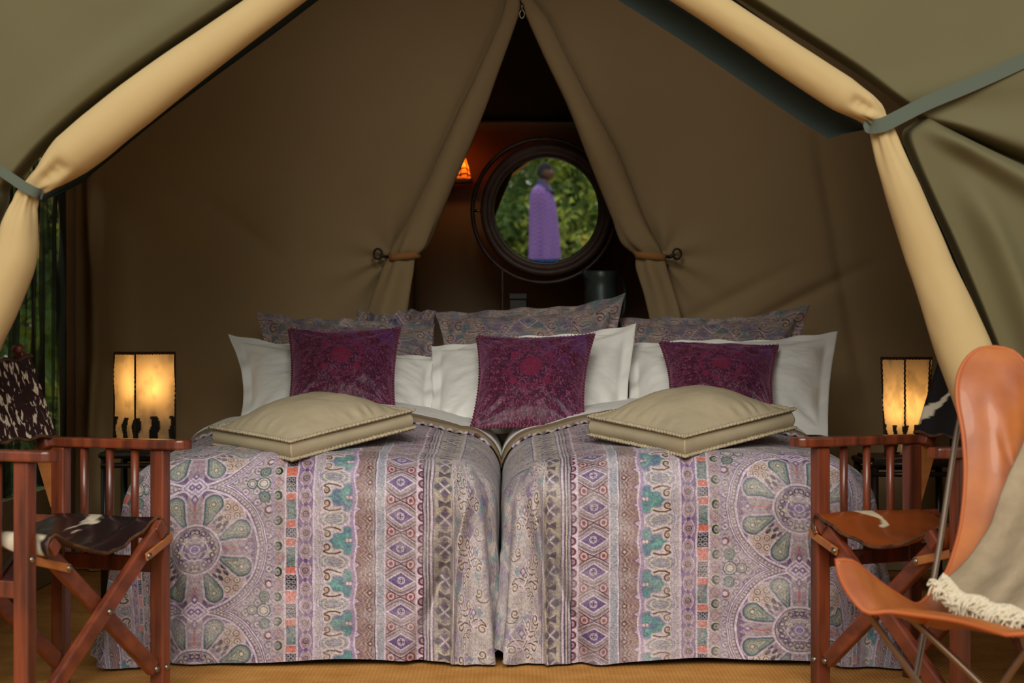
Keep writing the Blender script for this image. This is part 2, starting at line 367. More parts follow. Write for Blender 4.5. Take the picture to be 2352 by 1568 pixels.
    # diamond medallions
    m = band(u, 438, 507); V = per(v, 76.0); au = np.abs(u-472); p.fill(m, (180, 156, 152)); p.fill(m*n1, (150, 104, 108), .7)
    vv = np.abs(per(V+38, 76)); dd = np.hypot(au-22, vv*.9); p.fill(m*inside(dd-11), (136, 74, 80)); p.fill(m*ln(dd-6, 1.8), (200, 160, 160)); p.fill(m*inside(dd-3), (136, 74, 80))
    D = np.abs(V)+20*(au/35)**1.3
    for q, hw, c in ((36, 2.0, DARK), (34, 1.4, (196, 170, 172)), (31, 1.6, (150, 126, 128)), (28, 1.0, DARK), (26, 1.6, PINK)):
        p.fill(m*inside(D-q-hw), c)
    p.fill(m*inside(D-27), (172, 150, 148)); p.fill(m*inside(D-36)*(np.abs(per(D, 4)) < .7), (110, 82, 96), .7)
    p.fill(m*inside(D-26), (168, 146, 144)); D2 = np.abs(V)*1.55+au; p.fill(m*inside(D2-37), DARK, .6); p.fill(m*inside(D2-35), PINK); p.fill(m*inside(D2-29), (120, 96, 140)); p.fill(m*inside(D2-29)*n1, (88, 64, 116), .6)
    dd = np.maximum(np.abs(V), au); p.fill(m*inside(np.hypot(V, au)-9), PINK); p.fill(m*inside(np.hypot(V, au)-7), (120, 96, 128)); p.fill(m*inside(np.abs(np.abs(V)-au)-1.3)*inside(np.hypot(V, au)-10), PINK); p.fill(m*inside(dd-2), INK)
    # scallops, stripes
    m = band(u, 507, 523); p.fill(m, PINK); dd = np.hypot(u-521, per(v, 25.4)); p.fill(m*inside(dd-10.5), (112, 58, 70)); p.fill(m*inside(dd-5.5), (178, 140, 150)); p.fill(m*inside(dd-3), (140, 100, 130))
    m = band(u, 522, 548); p.fill(m, (150, 132, 140))
    for x0, w_, c_ in ((523, 1.3, INK), (527, 2.0, (170, 150, 160)), (531, 1.0, (82, 66, 92)), (534.5, 1.2, TANL), (538, 1.4, (92, 80, 98)), (543, 2.4, PINK), (547, .9, DARK)): p.fill(ln(u-x0, w_), c_)
    # cross band
    m = band(u, 548, 603); p.fill(m, (184, 170, 142)); p.fill(m*n1, (168, 150, 138), .7); V = per(v, 75.0); x = u-573
    for i in range(4):
        a = i*PI/2; X = x*math.cos(a)+V*math.sin(a); Y = -x*math.sin(a)+V*math.cos(a); d = np.abs(X-15)*.9+np.abs(Y)-10; p.fill(m*inside(d-4, 4), (150, 132, 128), .7); p.fill(m*inside(d, 3.5), (96, 78, 112) if i % 2 else (92, 88, 98), .85)
    a4 = np.abs(np.abs(x)-np.abs(V)); p.fill(m*inside(a4-1.8)*inside(np.hypot(x, V)-17), (206, 186, 190))
    Vb = per(v+37.5, 75.0); p.fill(m*inside(np.abs(Vb)-(3+np.abs(x)*.45))*inside(np.abs(x)-15), (106, 92, 104)); p.fill(m*ln(np.hypot(x, np.abs(Vb)-14)-5, 1.2), (140, 116, 100)); p.fill(m*ln(np.abs(x)-23, .9), (150, 130, 136), .8)
    for x0, w_, c_ in ((605, 2.2, PINK), (609.5, 1.0, DARK)): p.fill(ln(u-x0, w_), c_)
    # hatched field with curls
    m = inside(611-u); p.fill(m, (168, 152, 150)); p.fill(m*(np.sin(u*1.05+1.2*vn(u/20, v/40, 2)*4) > .35)*sstep(.35, .5, vn(u/26, v/60, 6)), (112, 100, 112), .75)
    p.fill(m*sstep(.52, .6, vn(u/34, v/34, 1)), (184, 170, 160), .7); p.fill(m*sstep(.68, .74, vn(u/24, v/24, 3)), (112, 144, 144), .8); p.fill(m*sstep(.68, .74, vn(u/20+9, v/20, 4)), (124, 98, 150), .6)
    Vq = per(v, T/2)
    for (cx, cy, s, fx, fy) in ((640, -34, 1.25, 1, 1), (640, 34, 1.25, 1, -1), (676, -20, 1.2, -1, 1), (676, 52, 1.2, -1, -1), (690, 10, 1.1, 1, 1), (655, 68, .8, 1, -1), (655, -68, .8, 1, 1), (720, -50, 1, 1, 1), (724, 40, 1, -1, -1), (640, -2, .6, -1, 1)):
        scroll(p, u, Vq, cx, cy, s, fx, fy)
    dd = np.abs(u-700)+np.abs(Vq)*.8; p.fill(m*ln(dd-30, 2.2), PINK); p.fill(m*inside(dd-12), PURP, .8); p.fill(m*inside(dd-6), PINK)
    # faded print and grain
    f = sstep(.38, .75, fbm(u/60, v/60, 3, 3))[..., None]; p.c = p.c*(1-.30*f)+lin((206, 190, 190))*.30*f
    f = (fbm(u/2.2, v/2.2, 5, 3)-.5)[..., None]; p.c = p.c*(1+1.15*f)
    f = (fbm(u/90, v/90, 6, 2)-.5)[..., None]; p.c = p.c*(1+.35*f)
    g = p.c.mean(-1, keepdims=True); p.c = p.c*.74+g*.26; return np.clip((p.c-.035)*.88, 0.004, .9)

def shamprint(x, y, seed=0):
    """pillow print, x across from the centre and y down from the top edge, in photo pixels"""
    X = np.abs(x).astype(np.float32)+(vn(x/20, y/20, seed)-.5)*5; Y = y.astype(np.float32)+(vn(x/22, y/22, seed+1)-.5)*5
    p = Paint(X.shape, (158, 142, 136)); p.fill(sstep(.4, .6, vn(x/18, y/18, seed+2)), (126, 122, 132), .9); p.fill(sstep(.5, .62, vn(x/26+5, y/20, seed+3)), (168, 150, 136), .8)
    p.fill(sstep(.68, .74, vn(x/22, y/16+4, seed+4)), (92, 124, 124), .7); p.fill(sstep(.7, .76, vn(x/16+3, y/16, seed+5)), (116, 92, 138), .5)
    p.fill((np.sin(Y*.9+2*vn(x/30, y/12, 3)*4) > .5), (112, 96, 104), .55)
    for (cx, cy, s, fx, fy) in ((32, 30, .8, 1, 1), (78, 26, .7, 1, -1), (60, 66, .85, -1, 1), (122, 48, .9, 1, 1), (150, 22, .7, -1, 1), (176, 44, 1.0, 1, -1), (120, 96, .9, -1, -1), (30, 96, .9, 1, 1), (176, 96, .9, 1, 1), (205, 70, .9, -1, 1), (206, 24, .8, 1, 1), (40, 150, .9, 1, -1), (90, 140, .9, -1, 1), (150, 150, .9, 1, 1)):
        scroll(p, X, Y, cx, cy, s*1.15, fx, fy, .55)
    for cy in (44, 140):
        dd = X*1.1+np.abs(Y-cy); p.fill(ln(dd-26, 2.4), PINK, .8); p.fill(ln(dd-14, 2), (186, 160, 180), .8); p.fill(inside(dd-7), PURP, .7); p.fill(ln(X*.9-(Y-cy)*.6-26, 1.6), PINK, .5)
    p.fill(ln(Y-110, 1.5), DARK, .6); p.fill(ln(Y-116, 2.2), PINK, .5)
    for k in range(6): p.fill(ln(X-(96+4*k), .8)*band(Y, 60, 100), (86, 74, 88), .7)
    f = (fbm(x/2.4, y/2.4, 5, 3)-.5)[..., None]; p.c = p.c*(1+1.0*f)
    f = (fbm(x/70, y/70, 6, 2)-.5)[..., None]; p.c = p.c*(1+.3*f)
    return np.clip(p.c*.95, 0, .9)

def velvetprint(x, y):
    """cushion print with a painted sheen, in units of the half width (-1..1)"""
    x = x.astype(np.float32); y = y.astype(np.float32)
    p = Paint(x.shape, (84, 20, 46)); r = np.hypot(x, y); a = np.arctan2(y, x)
    p.fill(sstep(.35, .65, fbm(x*3, y*3, 2, 3)), (72, 24, 54), .8)
    sp = vn(x*70, y*70, 1)*.5+vn(x*44, y*44, 3)*.35+vn(x*14, y*20, 2)*.15; k = sstep(.15, .9, np.maximum(np.abs(x), np.abs(y)))*.35+.4
    p.fill((sp > .60), (140, 76, 104), .75); p.fill((sp < .40), (38, 14, 38), .75)
    p.fill(sstep(.1, .9, (-y+x*.5))*.8*sstep(.4, .6, fbm(x*6, y*6, 4, 3)), (96, 60, 124), .55)  # purple sheen of the velvet, painted into the colour as a mottled gradient
    p.fill(ln(r-.40+.025*np.cos(16*a), .02, .012), (118, 36, 68), .6)
    for q, s in ((0, 0),):
        ph = (a+PI) % (PI/6)-PI/12; dd = np.hypot(ph*.45, r-.45); p.fill(ln(dd-.055, .012, .012), (124, 42, 74), .7); p.fill(inside(dd-.03, .012), (120, 24, 60), .6)
    for sx_ in (-1, 1):
        for sy in (-1, 1):
            dd = np.abs(x-sx_*.34)+np.abs(y-sy*.30); p.fill(inside(dd-.075, .012), (126, 32, 64), .7)
    p.fill(inside(r-.21-.012*np.cos(20*a), .012), (122, 34, 62), .72); p.fill(ln(r-.18, .006, .012), (126, 22, 60), .6)
    tx = (vn(x*16, y*16, 6) > .55); p.fill(inside(r-.16, .02)*tx, (136, 24, 66), .35)
    return np.clip(p.c*1.0, 0, .9)

# ---------------------------------------------------------------- floor, ground, tent shell
YF, YR = 4.75, 9.4                # front and rear ends of the tent
XW, ZE, ZR = 1.73, 1.95, 3.25     # half width, eaves and ridge height
def flat(name, quads, m, parent=None, thick=0.0):
    bm = bmesh.new()
    for q in quads:
        bm.faces.new([bm.verts.new(p) for p in q])
    o = bmobj(name, bm, m, parent)
    if thick:
        s = o.modifiers.new('thick', 'SOLIDIFY'); s.thickness = thick; s.offset = 0
    return o
# sisal floor: ribs really woven into its relief
fm = mat('sisal_floor', L3(232, 168, 90), 0.9, 0.15, color2=L3(212, 146, 70), nscale=9, bump=0.3, bscale=150, bdist=0.003)
N = fm.node_tree.nodes; K = fm.node_tree.links
tcx = N.new('ShaderNodeTexCoord'); w1 = N.new('ShaderNodeTexWave'); w1.bands_direction = 'X'; w1.inputs['Scale'].default_value = 28; w1.inputs['Distortion'].default_value = 2.5; w1.inputs['Detail Scale'].default_value = 6
w2 = N.new('ShaderNodeTexWave'); w2.bands_direction = 'Y'; w2.inputs['Scale'].default_value = 22; w2.inputs['Distortion'].default_value = 3; w2.inputs['Detail Scale'].default_value = 6
mu = N.new('ShaderNodeMath'); mu.operation = 'MULTIPLY'
K.new(tcx.outputs['Object'], w1.inputs[0]); K.new(tcx.outputs['Object'], w2.inputs[0]); K.new(w1.outputs['Fac'], mu.inputs[0]); K.new(w2.outputs['Fac'], mu.inputs[1])
bb = N.new('ShaderNodeBump'); bb.inputs['Strength'].default_value = 0.7; bb.inputs['Distance'].default_value = 0.004; K.new(mu.outputs[0], bb.inputs['Height'])
K.new(bb.outputs[0], N['Principled BSDF'].inputs['Normal'])
mx = N.new('ShaderNodeMix'); mx.data_type = 'RGBA'; mx.blend_type = 'MULTIPLY'; mx.inputs[0].default_value = 0.55
src = N['Principled BSDF'].inputs['Base Color'].links[0].from_socket; cr2 = N.new('ShaderNodeValToRGB'); cr2.color_ramp.elements[0].color = (0.45, 0.42, 0.38, 1)
K.new(mu.outputs[0], cr2.inputs[0]); K.new(src, mx.inputs[6]); K.new(cr2.outputs[0], mx.inputs[7]); K.new(mx.outputs[2], N['Principled BSDF'].inputs['Base Color'])
bm = bmesh.new(); add_box(bm, (0, 5.2, -0.03), (8.0, 8.8, 0.06)); tag(bmobj('floor', bm, fm), kind='structure')
gm = mat('dry_grass_ground', L3(112, 104, 62), 0.95, 0.1, color2=L3(84, 88, 46), nscale=0.8, bump=0.5, bscale=20, bdist=0.03)
o = flat('ground', [[(-60, -60, -0.07), (60, -60, -0.07), (60, 40, -0.07), (-60, 40, -0.07)]], gm); tag(o, kind='structure')
# roof
for sgn, nm in ((-1, 'ceiling'), (1, 'ceiling')):
    n1, n2 = 24, 30; P = np.zeros((n1, n2, 3))
    for i in range(n1):
        for j in range(n2):
            t = i/(n1-1); y = YF+(YR-YF)*j/(n2-1); x = (XW+0.25)*t
            z = ZR+(ZE-0.1-ZR)*t-0.05*math.sin(PI*t)*(0.6+0.4*math.cos(j*0.9))
            P[i, j] = (sgn*x, y, z)
    o = grid(nm, P, canvas_in); tag(o, kind='structure'); s = o.modifiers.new('thick', 'SOLIDIFY'); s.thickness = 0.006
# side walls: right is whole, left has a long netted window
def wallgrid(name, x, y0, y1, z0, z1, m, amp=0.012, seed=0, n=40):
    P = np.zeros((n, n, 3)); a = np.linspace(0, 1, n)
    Yg, Zg = np.meshgrid(y0+(y1-y0)*a, z0+(z1-z0)*a, indexing='ij')
    P[..., 1] = Yg; P[..., 2] = Zg; P[..., 0] = x+amp*(fbm(Yg*2+seed, Zg*1.3, seed)-.5)*2
    o = grid(name, P, m); s = o.modifiers.new('thick', 'SOLIDIFY'); s.thickness = 0.006; s.offset = 0
    return o
tag(wallgrid('wall_right', XW+0.01, YF, YR, 0, ZE+0.1, canvas_in, 0.015, 2, 60), kind='structure')
tag(wallgrid('wall_left', -XW, 7.27, YR, 0, ZE+0.1, canvas_in, 0.010, 1), kind='structure')
tag(wallgrid('wall_left', -XW, YF, 7.27, 0, 0.36, canvas_in, 0.010, 1), kind='structure')
tag(wallgrid('wall_left', -XW, YF, 7.27, 1.58, ZE+0.1, canvas_in, 0.010, 1), kind='structure')
tag(wallgrid('wall_left', -XW, YF, 4.98, 0.36, 1.58, canvas_in, 0.010, 1), kind='structure')
# the netting in the window: gathered dark mesh
nm_ = bpy.data.materials.new('dark_mosquito_mesh'); nm_.use_nodes = True; N = nm_.node_tree.nodes; K = nm_.node_tree.links
tr = N.new('ShaderNodeBsdfTransparent'); mixs = N.new('ShaderNodeMixShader'); N['Principled BSDF'].inputs['Base Color'].default_value = L3(24, 27, 22); N['Principled BSDF'].inputs['Roughness'].default_value = 0.9
tr.inputs[0].default_value = (0.75, 0.8, 0.62, 1); tcn = N.new('ShaderNodeTexCoord'); wv = N.new('ShaderNodeTexNoise'); wv.inputs['Scale'].default_value = 4; mpn = N.new('ShaderNodeMapping'); mpn.inputs['Scale'].default_value = (1, 6, 0.25)
K.new(tcn.outputs['Object'], mpn.inputs[0]); K.new(mpn.outputs[0], wv.inputs[0]); rr_ = N.new('ShaderNodeMapRange'); rr_.inputs[1].default_value = 0.45; rr_.inputs[2].default_value = 0.62; rr_.inputs[3].default_value = 0.40; rr_.inputs[4].default_value = 0.975
K.new(wv.outputs['Fac'], rr_.inputs[0]); K.new(rr_.outputs[0], mixs.inputs[0]); K.new(tr.outputs[0], mixs.inputs[1]); K.new(N['Principled BSDF'].outputs[0], mixs.inputs[2]); K.new(mixs.outputs[0], N['Material Output'].inputs[0])
n1, n2 = 420, 14; a = np.linspace(0, 1, n1); b = np.linspace(0, 1, n2); A, B = np.meshgrid(a, b, indexing='ij')
P = np.zeros((n1, n2, 3)); P[..., 1] = 4.98+2.29*A+0.012*np.sin(A*150+1.2*B); P[..., 2] = 0.38+1.19*B; P[..., 0] = -XW+0.014+0.018*np.sin(A*95+2*fbm(A*8, B*2, 2)*3)+0.01*np.sin(A*41)
tag(grid('window_1', P, nm_), kind='structure')
# bathroom wall behind: brown cloth below, black mesh gable above
Yb = 9.25; ZB = CH+(784-268)*Yb/F
n = 40; A, B = np.meshgrid(np.linspace(-1.0, 1.0, n), np.linspace(0, 1, n), indexing='ij')
P = np.zeros((n, n, 3)); P[..., 0] = A*(XW-0.01); P[..., 2] = B*ZB; P[..., 1] = Yb+0.02*(fbm(A*3, B*3, 3)-.5)
tag(grid('wall_back', P, canvas_back), kind='structure')
P = np.zeros((n, n, 3)); P[..., 0] = A*(XW+0.1)*(1-B)+A*0.02; P[..., 2] = ZB-0.03+B*(ZR-ZB); P[..., 1] = Yb-0.02+0.03*(fbm(A*4, B*4, 1)-.5)
tag(grid('wall_back', P, canvas_black), kind='structure')
tubeobj('trim_1', [(-XW, Yb-0.03, ZB-0.015), (XW, Yb-0.03, ZB-0.015)], 0.007, canvas_dark)['kind'] = 'structure'
o = tubeobj('trim_2', [(-0.46, Yb-0.06, 0.0), (-0.46, Yb-0.06, 1.4)], 0.012, canvas_black); o['kind'] = 'structure'

# ---------------------------------------------------------------- inner canvas flaps in front of the bathroom
YI = 7.5
EL = [(1186, -300), (1188, -40), (1190, 22), (1179, 63), (1140, 170), (1111, 252), (1072, 349), (1043, 417), (1010, 499), (980, 567), (955, 597), (949, 630), (939, 702), (928, 800), (915, 1000), (900, 1309)]
CL = [(1170, -300), (1168, -40), (1160, 5), (1146, 50), (1098, 150), (1058, 252), (1014, 349), (985, 421), (946, 505), (912, 567), (899, 590), (884, 630), (856, 717), (832, 800), (800, 1000), (780, 1309)]
ER = [(1188, -300), (1192, -40), (1206, 22), (1213, 46), (1252, 136), (1305, 247), (1344, 345), (1387, 450), (1408, 500), (1432, 556), (1463, 588), (1469, 625), (1490, 710), (1505, 800), (1525, 1000), (1540, 1309)]
CR = [(1204, -300), (1210, -40), (1236, 5), (1254, 46), (1298, 130), (1356, 240), (1410, 345), (1455, 450), (1476, 500), (1504, 560), (1520, 590), (1529, 630), (1556, 717), (1572, 800), (1600, 1000), (1615, 1309)]
def resamp(path, m):
    p = np.array(path, dtype=float); q = np.array([(v.x, v.y) for v in bez([(a, b, 0) for a, b in p], 8)]); s = np.linspace(0, len(q)-1, m); return np.stack([np.interp(s, np.arange(len(q)), q[:, k]) for k in (0, 1)], 1)
for sgn, E, Cc, who in ((-1, EL, CL, 'left'), (1, ER, CR, 'right')):
    M_ = 240; e = resamp(E, M_); c = resamp(Cc, M_); K_ = YI/F
    ex = (e[:, 0]-1176)*K_; cx = (c[:, 0]-1176)*K_; z = CH-(e[:, 1]-784)*K_; z = np.clip(z, 0.004, None)
    Hh = 90; t = np.linspace(0, 1, Hh); xo = sgn*(XW-0.004)
    X = xo+(cx[:, None]-xo+sgn*-0.03)*t[None, :]; Z = np.repeat(z[:, None], Hh, 1)
    Yd = YI+0.03*(fbm(X*1.4+5, Z*1.1, 2, 3)-.5)
    if who == 'left':            # loose fold hanging beside the corner, and a soft diagonal crease
        Yd += 0.05*np.exp(-((X+1.70)/0.03)**2)-0.035*np.exp(-((X+1.655+0.02*np.sin(Z*5))/0.025)**2)
        Yd += 0.018*np.exp(-((Z-(1.66+(X+1.48)*-0.75))/0.05)**2)*sstep(-1.6, -1.3, X)*sstep(-.8, -1.1, X)
        Yd += 0.035*np.exp(-((Z-(0.80+(X+1.6)*-0.6))/0.06)**2)*sstep(-1.70, -1.6, X)*sstep(-1.2, -1.4, X)
    else:
        Yd += 0.02*np.exp(-((X-(1.30+(Z-1.2)*-0.18))/0.03)**2)*sstep(.5, .9, Z)*sstep(1.9, 1.5, Z)
        for k_, (x0, z0) in enumerate(((0.75, 1.02), (0.95, .98), (1.1, 1.05))): Yd += 0.012*np.exp(-((Z-z0-(X-x0)*.5)/0.03)**2)*sstep(x0-.25, x0, X)*sstep(x0+.5, x0+.1, X)
    # the canvas is drawn towards the tie
    tz = CH-(590-784)*K_; dz = Z-tz; dx = np.abs(X-cx[:, None])
    Yd += 0.012*np.cos(np.arctan2(dz, dx)*9)*np.exp(-dx/0.18)*np.exp(-(dz/0.3)**2)
    Yd += 0.035*np.exp(-dx/0.02)
    Z = np.minimum(Z, ZR+(ZE-0.1-ZR)*np.abs(X)/(XW+.25)-0.10)
    P = np.stack([X, Yd, Z], -1)
    root = empty('canvas_flap', (sgn*0.9, YI, 0)); inv = Vector((-sgn*0.9, -YI, 0))
    def sh(P): return np.asarray(P)-np.array([sgn*0.9, YI, 0])
    grid('panel', sh(P), canvas_in, root)
    # rolled edge, a flattened roll of the same canvas
    nn = 28; a = np.linspace(0, 2*PI, nn, endpoint=False); w = np.abs(ex-cx)/2+0.006; mid = (ex+cx)/2
    A, ZZ = np.meshgrid(a, z, indexing='xy'); W = w[:, None]; prox = np.exp(-((ZZ-tz)/0.10)**2)
    wob = 1+0.06*np.sin(3*A+ZZ*4)+0.16*prox*np.sin(5*A+ZZ*9)-0.10*np.exp(-((ZZ-tz)/0.02)**2)
    below = sstep(tz, tz-0.12, ZZ)
    RX = W*wob*np.cos(A); RY = np.maximum(W*0.62, 0.012)*wob*np.sin(A)*(1+0.25*below*np.cos(4*A+1))
    ZZ = np.minimum(ZZ, ZR-.14)
    R_ = np.stack([mid[:, None]+RX, YI-0.02-np.maximum(W*0.45, 0)+RY, ZZ], -1)
    grid('rolled_edge', sh(R_), canvas_in, root, closev=True)
    # strap round the roll with its toggle
    k = int(np.argmin(np.abs(z-tz))); ring = []
    for j in range(33):
        aa = PI+ j/32*2*PI
        ring.append(Vector((mid[k]+(w[k]+0.004)*math.cos(aa), YI-0.02-w[k]*0.45-(w[k]*0.64+0.004)*math.sin(aa), tz-0.006*sgn*math.cos(aa))))
    P = np.array([[(p.x, p.y, p.z+dz_) for dz_ in (-0.013, 0.013)] for p in ring])
    so = grid('tie_strap', sh(P), mat('tie_strap_tan_'+who, L3(160, 112, 66), 0.85, 0.1), root); s = so.modifiers.new('thick', 'SOLIDIFY'); s.thickness = 0.003
    hx = cx[k]+sgn*0.01; tg = empty('toggle', (0, 0, 0)); 
    COL.objects.unlink(tg); bpy.data.objects.remove(tg)
    q0 = Vector((hx-sgn*0.005, YI-0.03, tz+0.002)); q1 = Vector((hx+sgn*0.045, YI-0.045, tz+0.010))
    loop = [q1+Vector((sgn*0.016*math.cos(u), -0.004, 0.020*math.sin(u))) for u in np.linspace(0, 2*PI, 20, endpoint=False)]
    tt = [p+inv for p in loop]
    to = tubeobj('toggle', tt, 0.0045, iron_m, root, n=8, closed=True)
    tubeobj('hook', [p+inv for p in bez([q0, (q0+q1)/2+Vector((0, -0.01, -0.008)), q1+Vector((-sgn*0.012, -0.004, 0))], 6)], 0.006, iron_m, to)
    if who == 'left':
        tag(root, 'brown canvas inner flap left of the bathroom opening, edge rolled and tied back', 'tent flap')
        zp = unp(1199, 20, YI-0.05)+inv
        pu = lathe('zip_pull', [(0.001, 0.02), (0.006, 0.018), (0.007, 0.004), (0.004, 0), (0.006, -0.006), (0.001, -0.008)], metal_m, root, 14, Matrix.Translation(zp))
        tubeobj('pull_ring', [zp+Vector((0.009*math.cos(u), 0, -0.022+0.016*math.sin(u))) for u in np.linspace(0, 2*PI, 18, endpoint=False)], 0.0026, metal_m, pu, n=8, closed=True)
    else: tag(root, 'brown canvas inner flap right of the bathroom opening, edge rolled and tied back', 'tent flap')

# ---------------------------------------------------------------- outer entrance flaps, folded back and tied
YO = 4.62
def outer_flap(side):
    sgn = -1 if side == 'left' else 1
    if side == 'left':
        roll = [(1130, -362, 60), (900, -195, 84), (720, -65, 86), (600, 25, 88), (500, 97, 94), (400, 170, 100), (310, 238, 106), (225, 307, 108), (165, 356, 102), (118, 398, 78), (72, 436, 46), (56, 470, 56), (44, 520, 84), (28, 600, 104), (-12, 690, 112), (-60, 790, 118), (-120, 950, 120), (-180, 1150, 120), (-240, 1480, 120)]
        rows = [((1100, -385), (1000, -900)), ((880, -230), (500, -900)), ((640, -55), (0, -900)), ((540, 22), (-500, -800)), ((410, 112), (-900, -600)), ((300, 190), (-1200, -350)), ((200, 266), (-1300, -100)), ((110, 345), (-1300, 60)), ((52, 408), (-1300, 220)), ((32, 424), (-1300, 380)), ((22, 438), (-1300, 620)), ((18, 470), (-1300, 800)), ((-20, 560), (-1300, 1000)), ((-70, 690), (-1300, 1200)), ((-130, 850), (-1300, 1400)), ((-250, 1500), (-1300, 1650))]
        valley = [9.6]; line = (-70, -36)
    else:
        roll = [(1215, -235, 50), (1400, -128, 72), (1600, -5, 76), (1702, 62, 78), (1780, 114, 80), (1860, 168, 80), (1935, 216, 80), (1985, 246, 68), (2018, 276, 44), (2026, 302, 52), (2046, 365, 70), (2074, 440, 84), (2108, 530, 92), (2142, 620, 98), (2178, 710, 112), (2212, 800, 126), (2262, 930, 136), (2330, 1130, 140), (2420, 1480, 140)]
        rows = [((1280, -262), (1400, -900)), ((1450, -155), (1900, -900)), ((1700, 0), (2300, -700)), ((1840, 88), (2700, -400)), ((1960, 166), (3000, -150)), ((2040, 226), (3000, 60)), ((2080, 252), (3000, 230)), ((2104, 268), (3000, 520)), ((2110, 274), (3000, 670)), ((2092, 286), (3000, 790)), ((2072, 310), (3000, 900)), ((2092, 370), (3000, 1000)), ((2128, 450), (3000, 1100)), ((2188, 580), (3000, 1200)), ((2272, 780), (3000, 1350)), ((2344, 960), (3000, 1500)), ((2560, 1500), (3000, 1650))]
        valley = [7.9]; line = (60, -34)
    org = unp(roll[8][0]-200*(-sgn), 1400, YO); org.z = 0
    root = empty('entrance_flap', org); O = np.array([org.x, org.y, 0])
    # tan rolled edge
    pts = bez([unp(a, b, YO) for a, b, _ in roll], 14); wr = np.array([w for _, _, w in roll]); ss = np.linspace(0, len(roll)-1, len(pts)); r = np.interp(ss, np.arange(len(roll)), wr)/2*YO/F
    ti = 10 if side == 'left' else 8
    nn = 40; T = tube(pts, list(r), nn); cen = T.mean(1, keepdims=True); d = T-cen
    s = ss[:, None]-ti; ph = np.linspace(0, 2*PI, nn, endpoint=False)[None, :]
    up = np.exp(-(np.clip(-s, 0, 9)/0.9)**2)*(s <= 0); dn = np.exp(-(np.clip(s, 0, 9)/1.9)**2)*(s > 0)
    k = 1+0.03*np.sin(2*ph+ss[:, None]*.8)+0.22*up*np.sin(4*ph+s*1.1)*np.clip(-s*2, 0, 1)+0.20*dn*np.sin(5*ph+.35*s)*np.clip(s*2, .3, 1)
    dirp = np.gradient(np.array(pts), axis=0); dirp /= np.linalg.norm(dirp, axis=1, keepdims=True); F0 = np.array([0, -1.0, 0])-dirp*(dirp @ np.array([0, -1.0, 0]))[:, None]; F0 /= np.linalg.norm(F0, axis=1, keepdims=True); LA = np.cross(dirp, F0)
    psi = np.arctan2((d*LA[:, None]).sum(-1), (d*F0[:, None]).sum(-1))        # 0 faces the front of the tent
    pc = -.25 if side == 'left' else .15
    k += -0.40*np.exp(-((s+1.15)/0.50)**4)*np.exp(-((psi-pc)/.42)**4)+0.10*np.exp(-((s+.95)/0.10)**2)*np.exp(-((psi-pc)/.4)**2)+0.08*np.exp(-((s+1.35)/0.09)**2)*np.exp(-((psi-pc)/.3)**2)
    for p0, wd, amp, ln_ in ((-.55, .13, .34, 1.5), (.25, .10, .26, 2.2), (.85, .12, .25, 1.1)):
        k += -amp*np.exp(-((psi-p0*(1 if side == 'left' else 1))/wd)**2)*np.exp(-(np.clip(s, 0, 20)/ln_)**2)*np.clip(s*3, 0, 1)
    for p0, wd, amp in ((-.9, .14, .3), (.8, .16, .3)): k += -amp*np.exp(-((psi-p0)/wd)**2)*np.exp(-((s+.35)/.5)**2)*(s < 0)
    k *= 1+0.05*(vn(ph*2.0, ss[:, None]*1.2, 3)-.5)
    T = cen+d*k[..., None]
    grid('rolled_edge', T-O, canvas_tan, root, closev=True)
    # olive sheet
    A = bez([unp(a, b, YO+0.07) for (a, b), _ in rows], 16); B = bez([unp(a, b, YO+0.02) for _, (a, b) in rows], 16)
    m = 110; t = np.linspace(0, 1, m)**1.6; A = np.array(A); B = np.array(B)
    P = A[:, None]*(1-t[None, :, None])+B[:, None]*t[None, :, None]
    rs = np.linspace(0, len(rows)-1, len(A))[:, None]; tt = t[None, :]
    Yd = -0.055*sstep(0, 0.014, tt)
    for v in valley: Yd = Yd+0.06*np.exp(-((rs-v)/0.28)**2)*sstep(0.0, 0.22, tt)-0.05*np.exp(-((rs-v-1.1)/0.6)**2)*sstep(0, .12, tt)-0.03*np.exp(-((rs-v+.9)/0.6)**2)*sstep(0, .12, tt)
    Yd = Yd+0.03*(fbm(P[..., 0]*2, P[..., 2]*2, 4, 3)-.5)
    if side == 'right':
        Yd = Yd-0.05*np.exp(-((tt-.17)/0.06)**2)*sstep(9.5, 12, rs)+0.03*np.exp(-((tt-.34)/0.06)**2)*sstep(10.5, 12.5, rs)
        Yd = Yd-0.012*np.exp(-((rs-5)/.8)**2)
    else: Yd = Yd-0.018*np.exp(-((tt-.035)/0.03)**2)*sstep(8, 5, rs)
    P[..., 1] += Yd
    P[..., 2] = np.clip(P[..., 2], 0.004, None)
    so = grid('panel', P-O, canvas_olive, root); sm = so.modifiers.new('thick', 'SOLIDIFY'); sm.thickness = 0.003; sm.offset = 0
    # dark green cloth behind the roll, widened to stand for shade in the gaps
    R = np.array(pts); dd = np.gradient(R, axis=0); nrm = np.stack([dd[:, 2], 0*dd[:, 2], -dd[:, 0]], 1); nrm /= np.linalg.norm(nrm, axis=1, keepdims=True)+1e-9
    outw = nrm if side == 'right' else -nrm     # pick the side that points outward and up
    if outw[20, 2] < 0: outw = -outw
    q = YO/F; up_w = np.interp(ss, [0, 2, ti-1.2, ti, ti+1, ti+3, 18], [60, 66, 52, 30, 40, 95, 120])*q; dn_w = np.interp(ss, [0, 2, ti-1.5, ti, ti+.6, 18], [80, 84 if side == 'right' else 40, 88 if side == 'right' else 44, 20, 8, 8])*q
    tv = np.linspace(-1, 1, 9); P = np.zeros((len(R), 9, 3))
    for j, v in enumerate(tv): P[:, j] = R+outw*(np.where(v > 0, up_w*v, dn_w*v))[:, None]+np.array([0, 0.10+0.01*math.sin(j*2), 0])
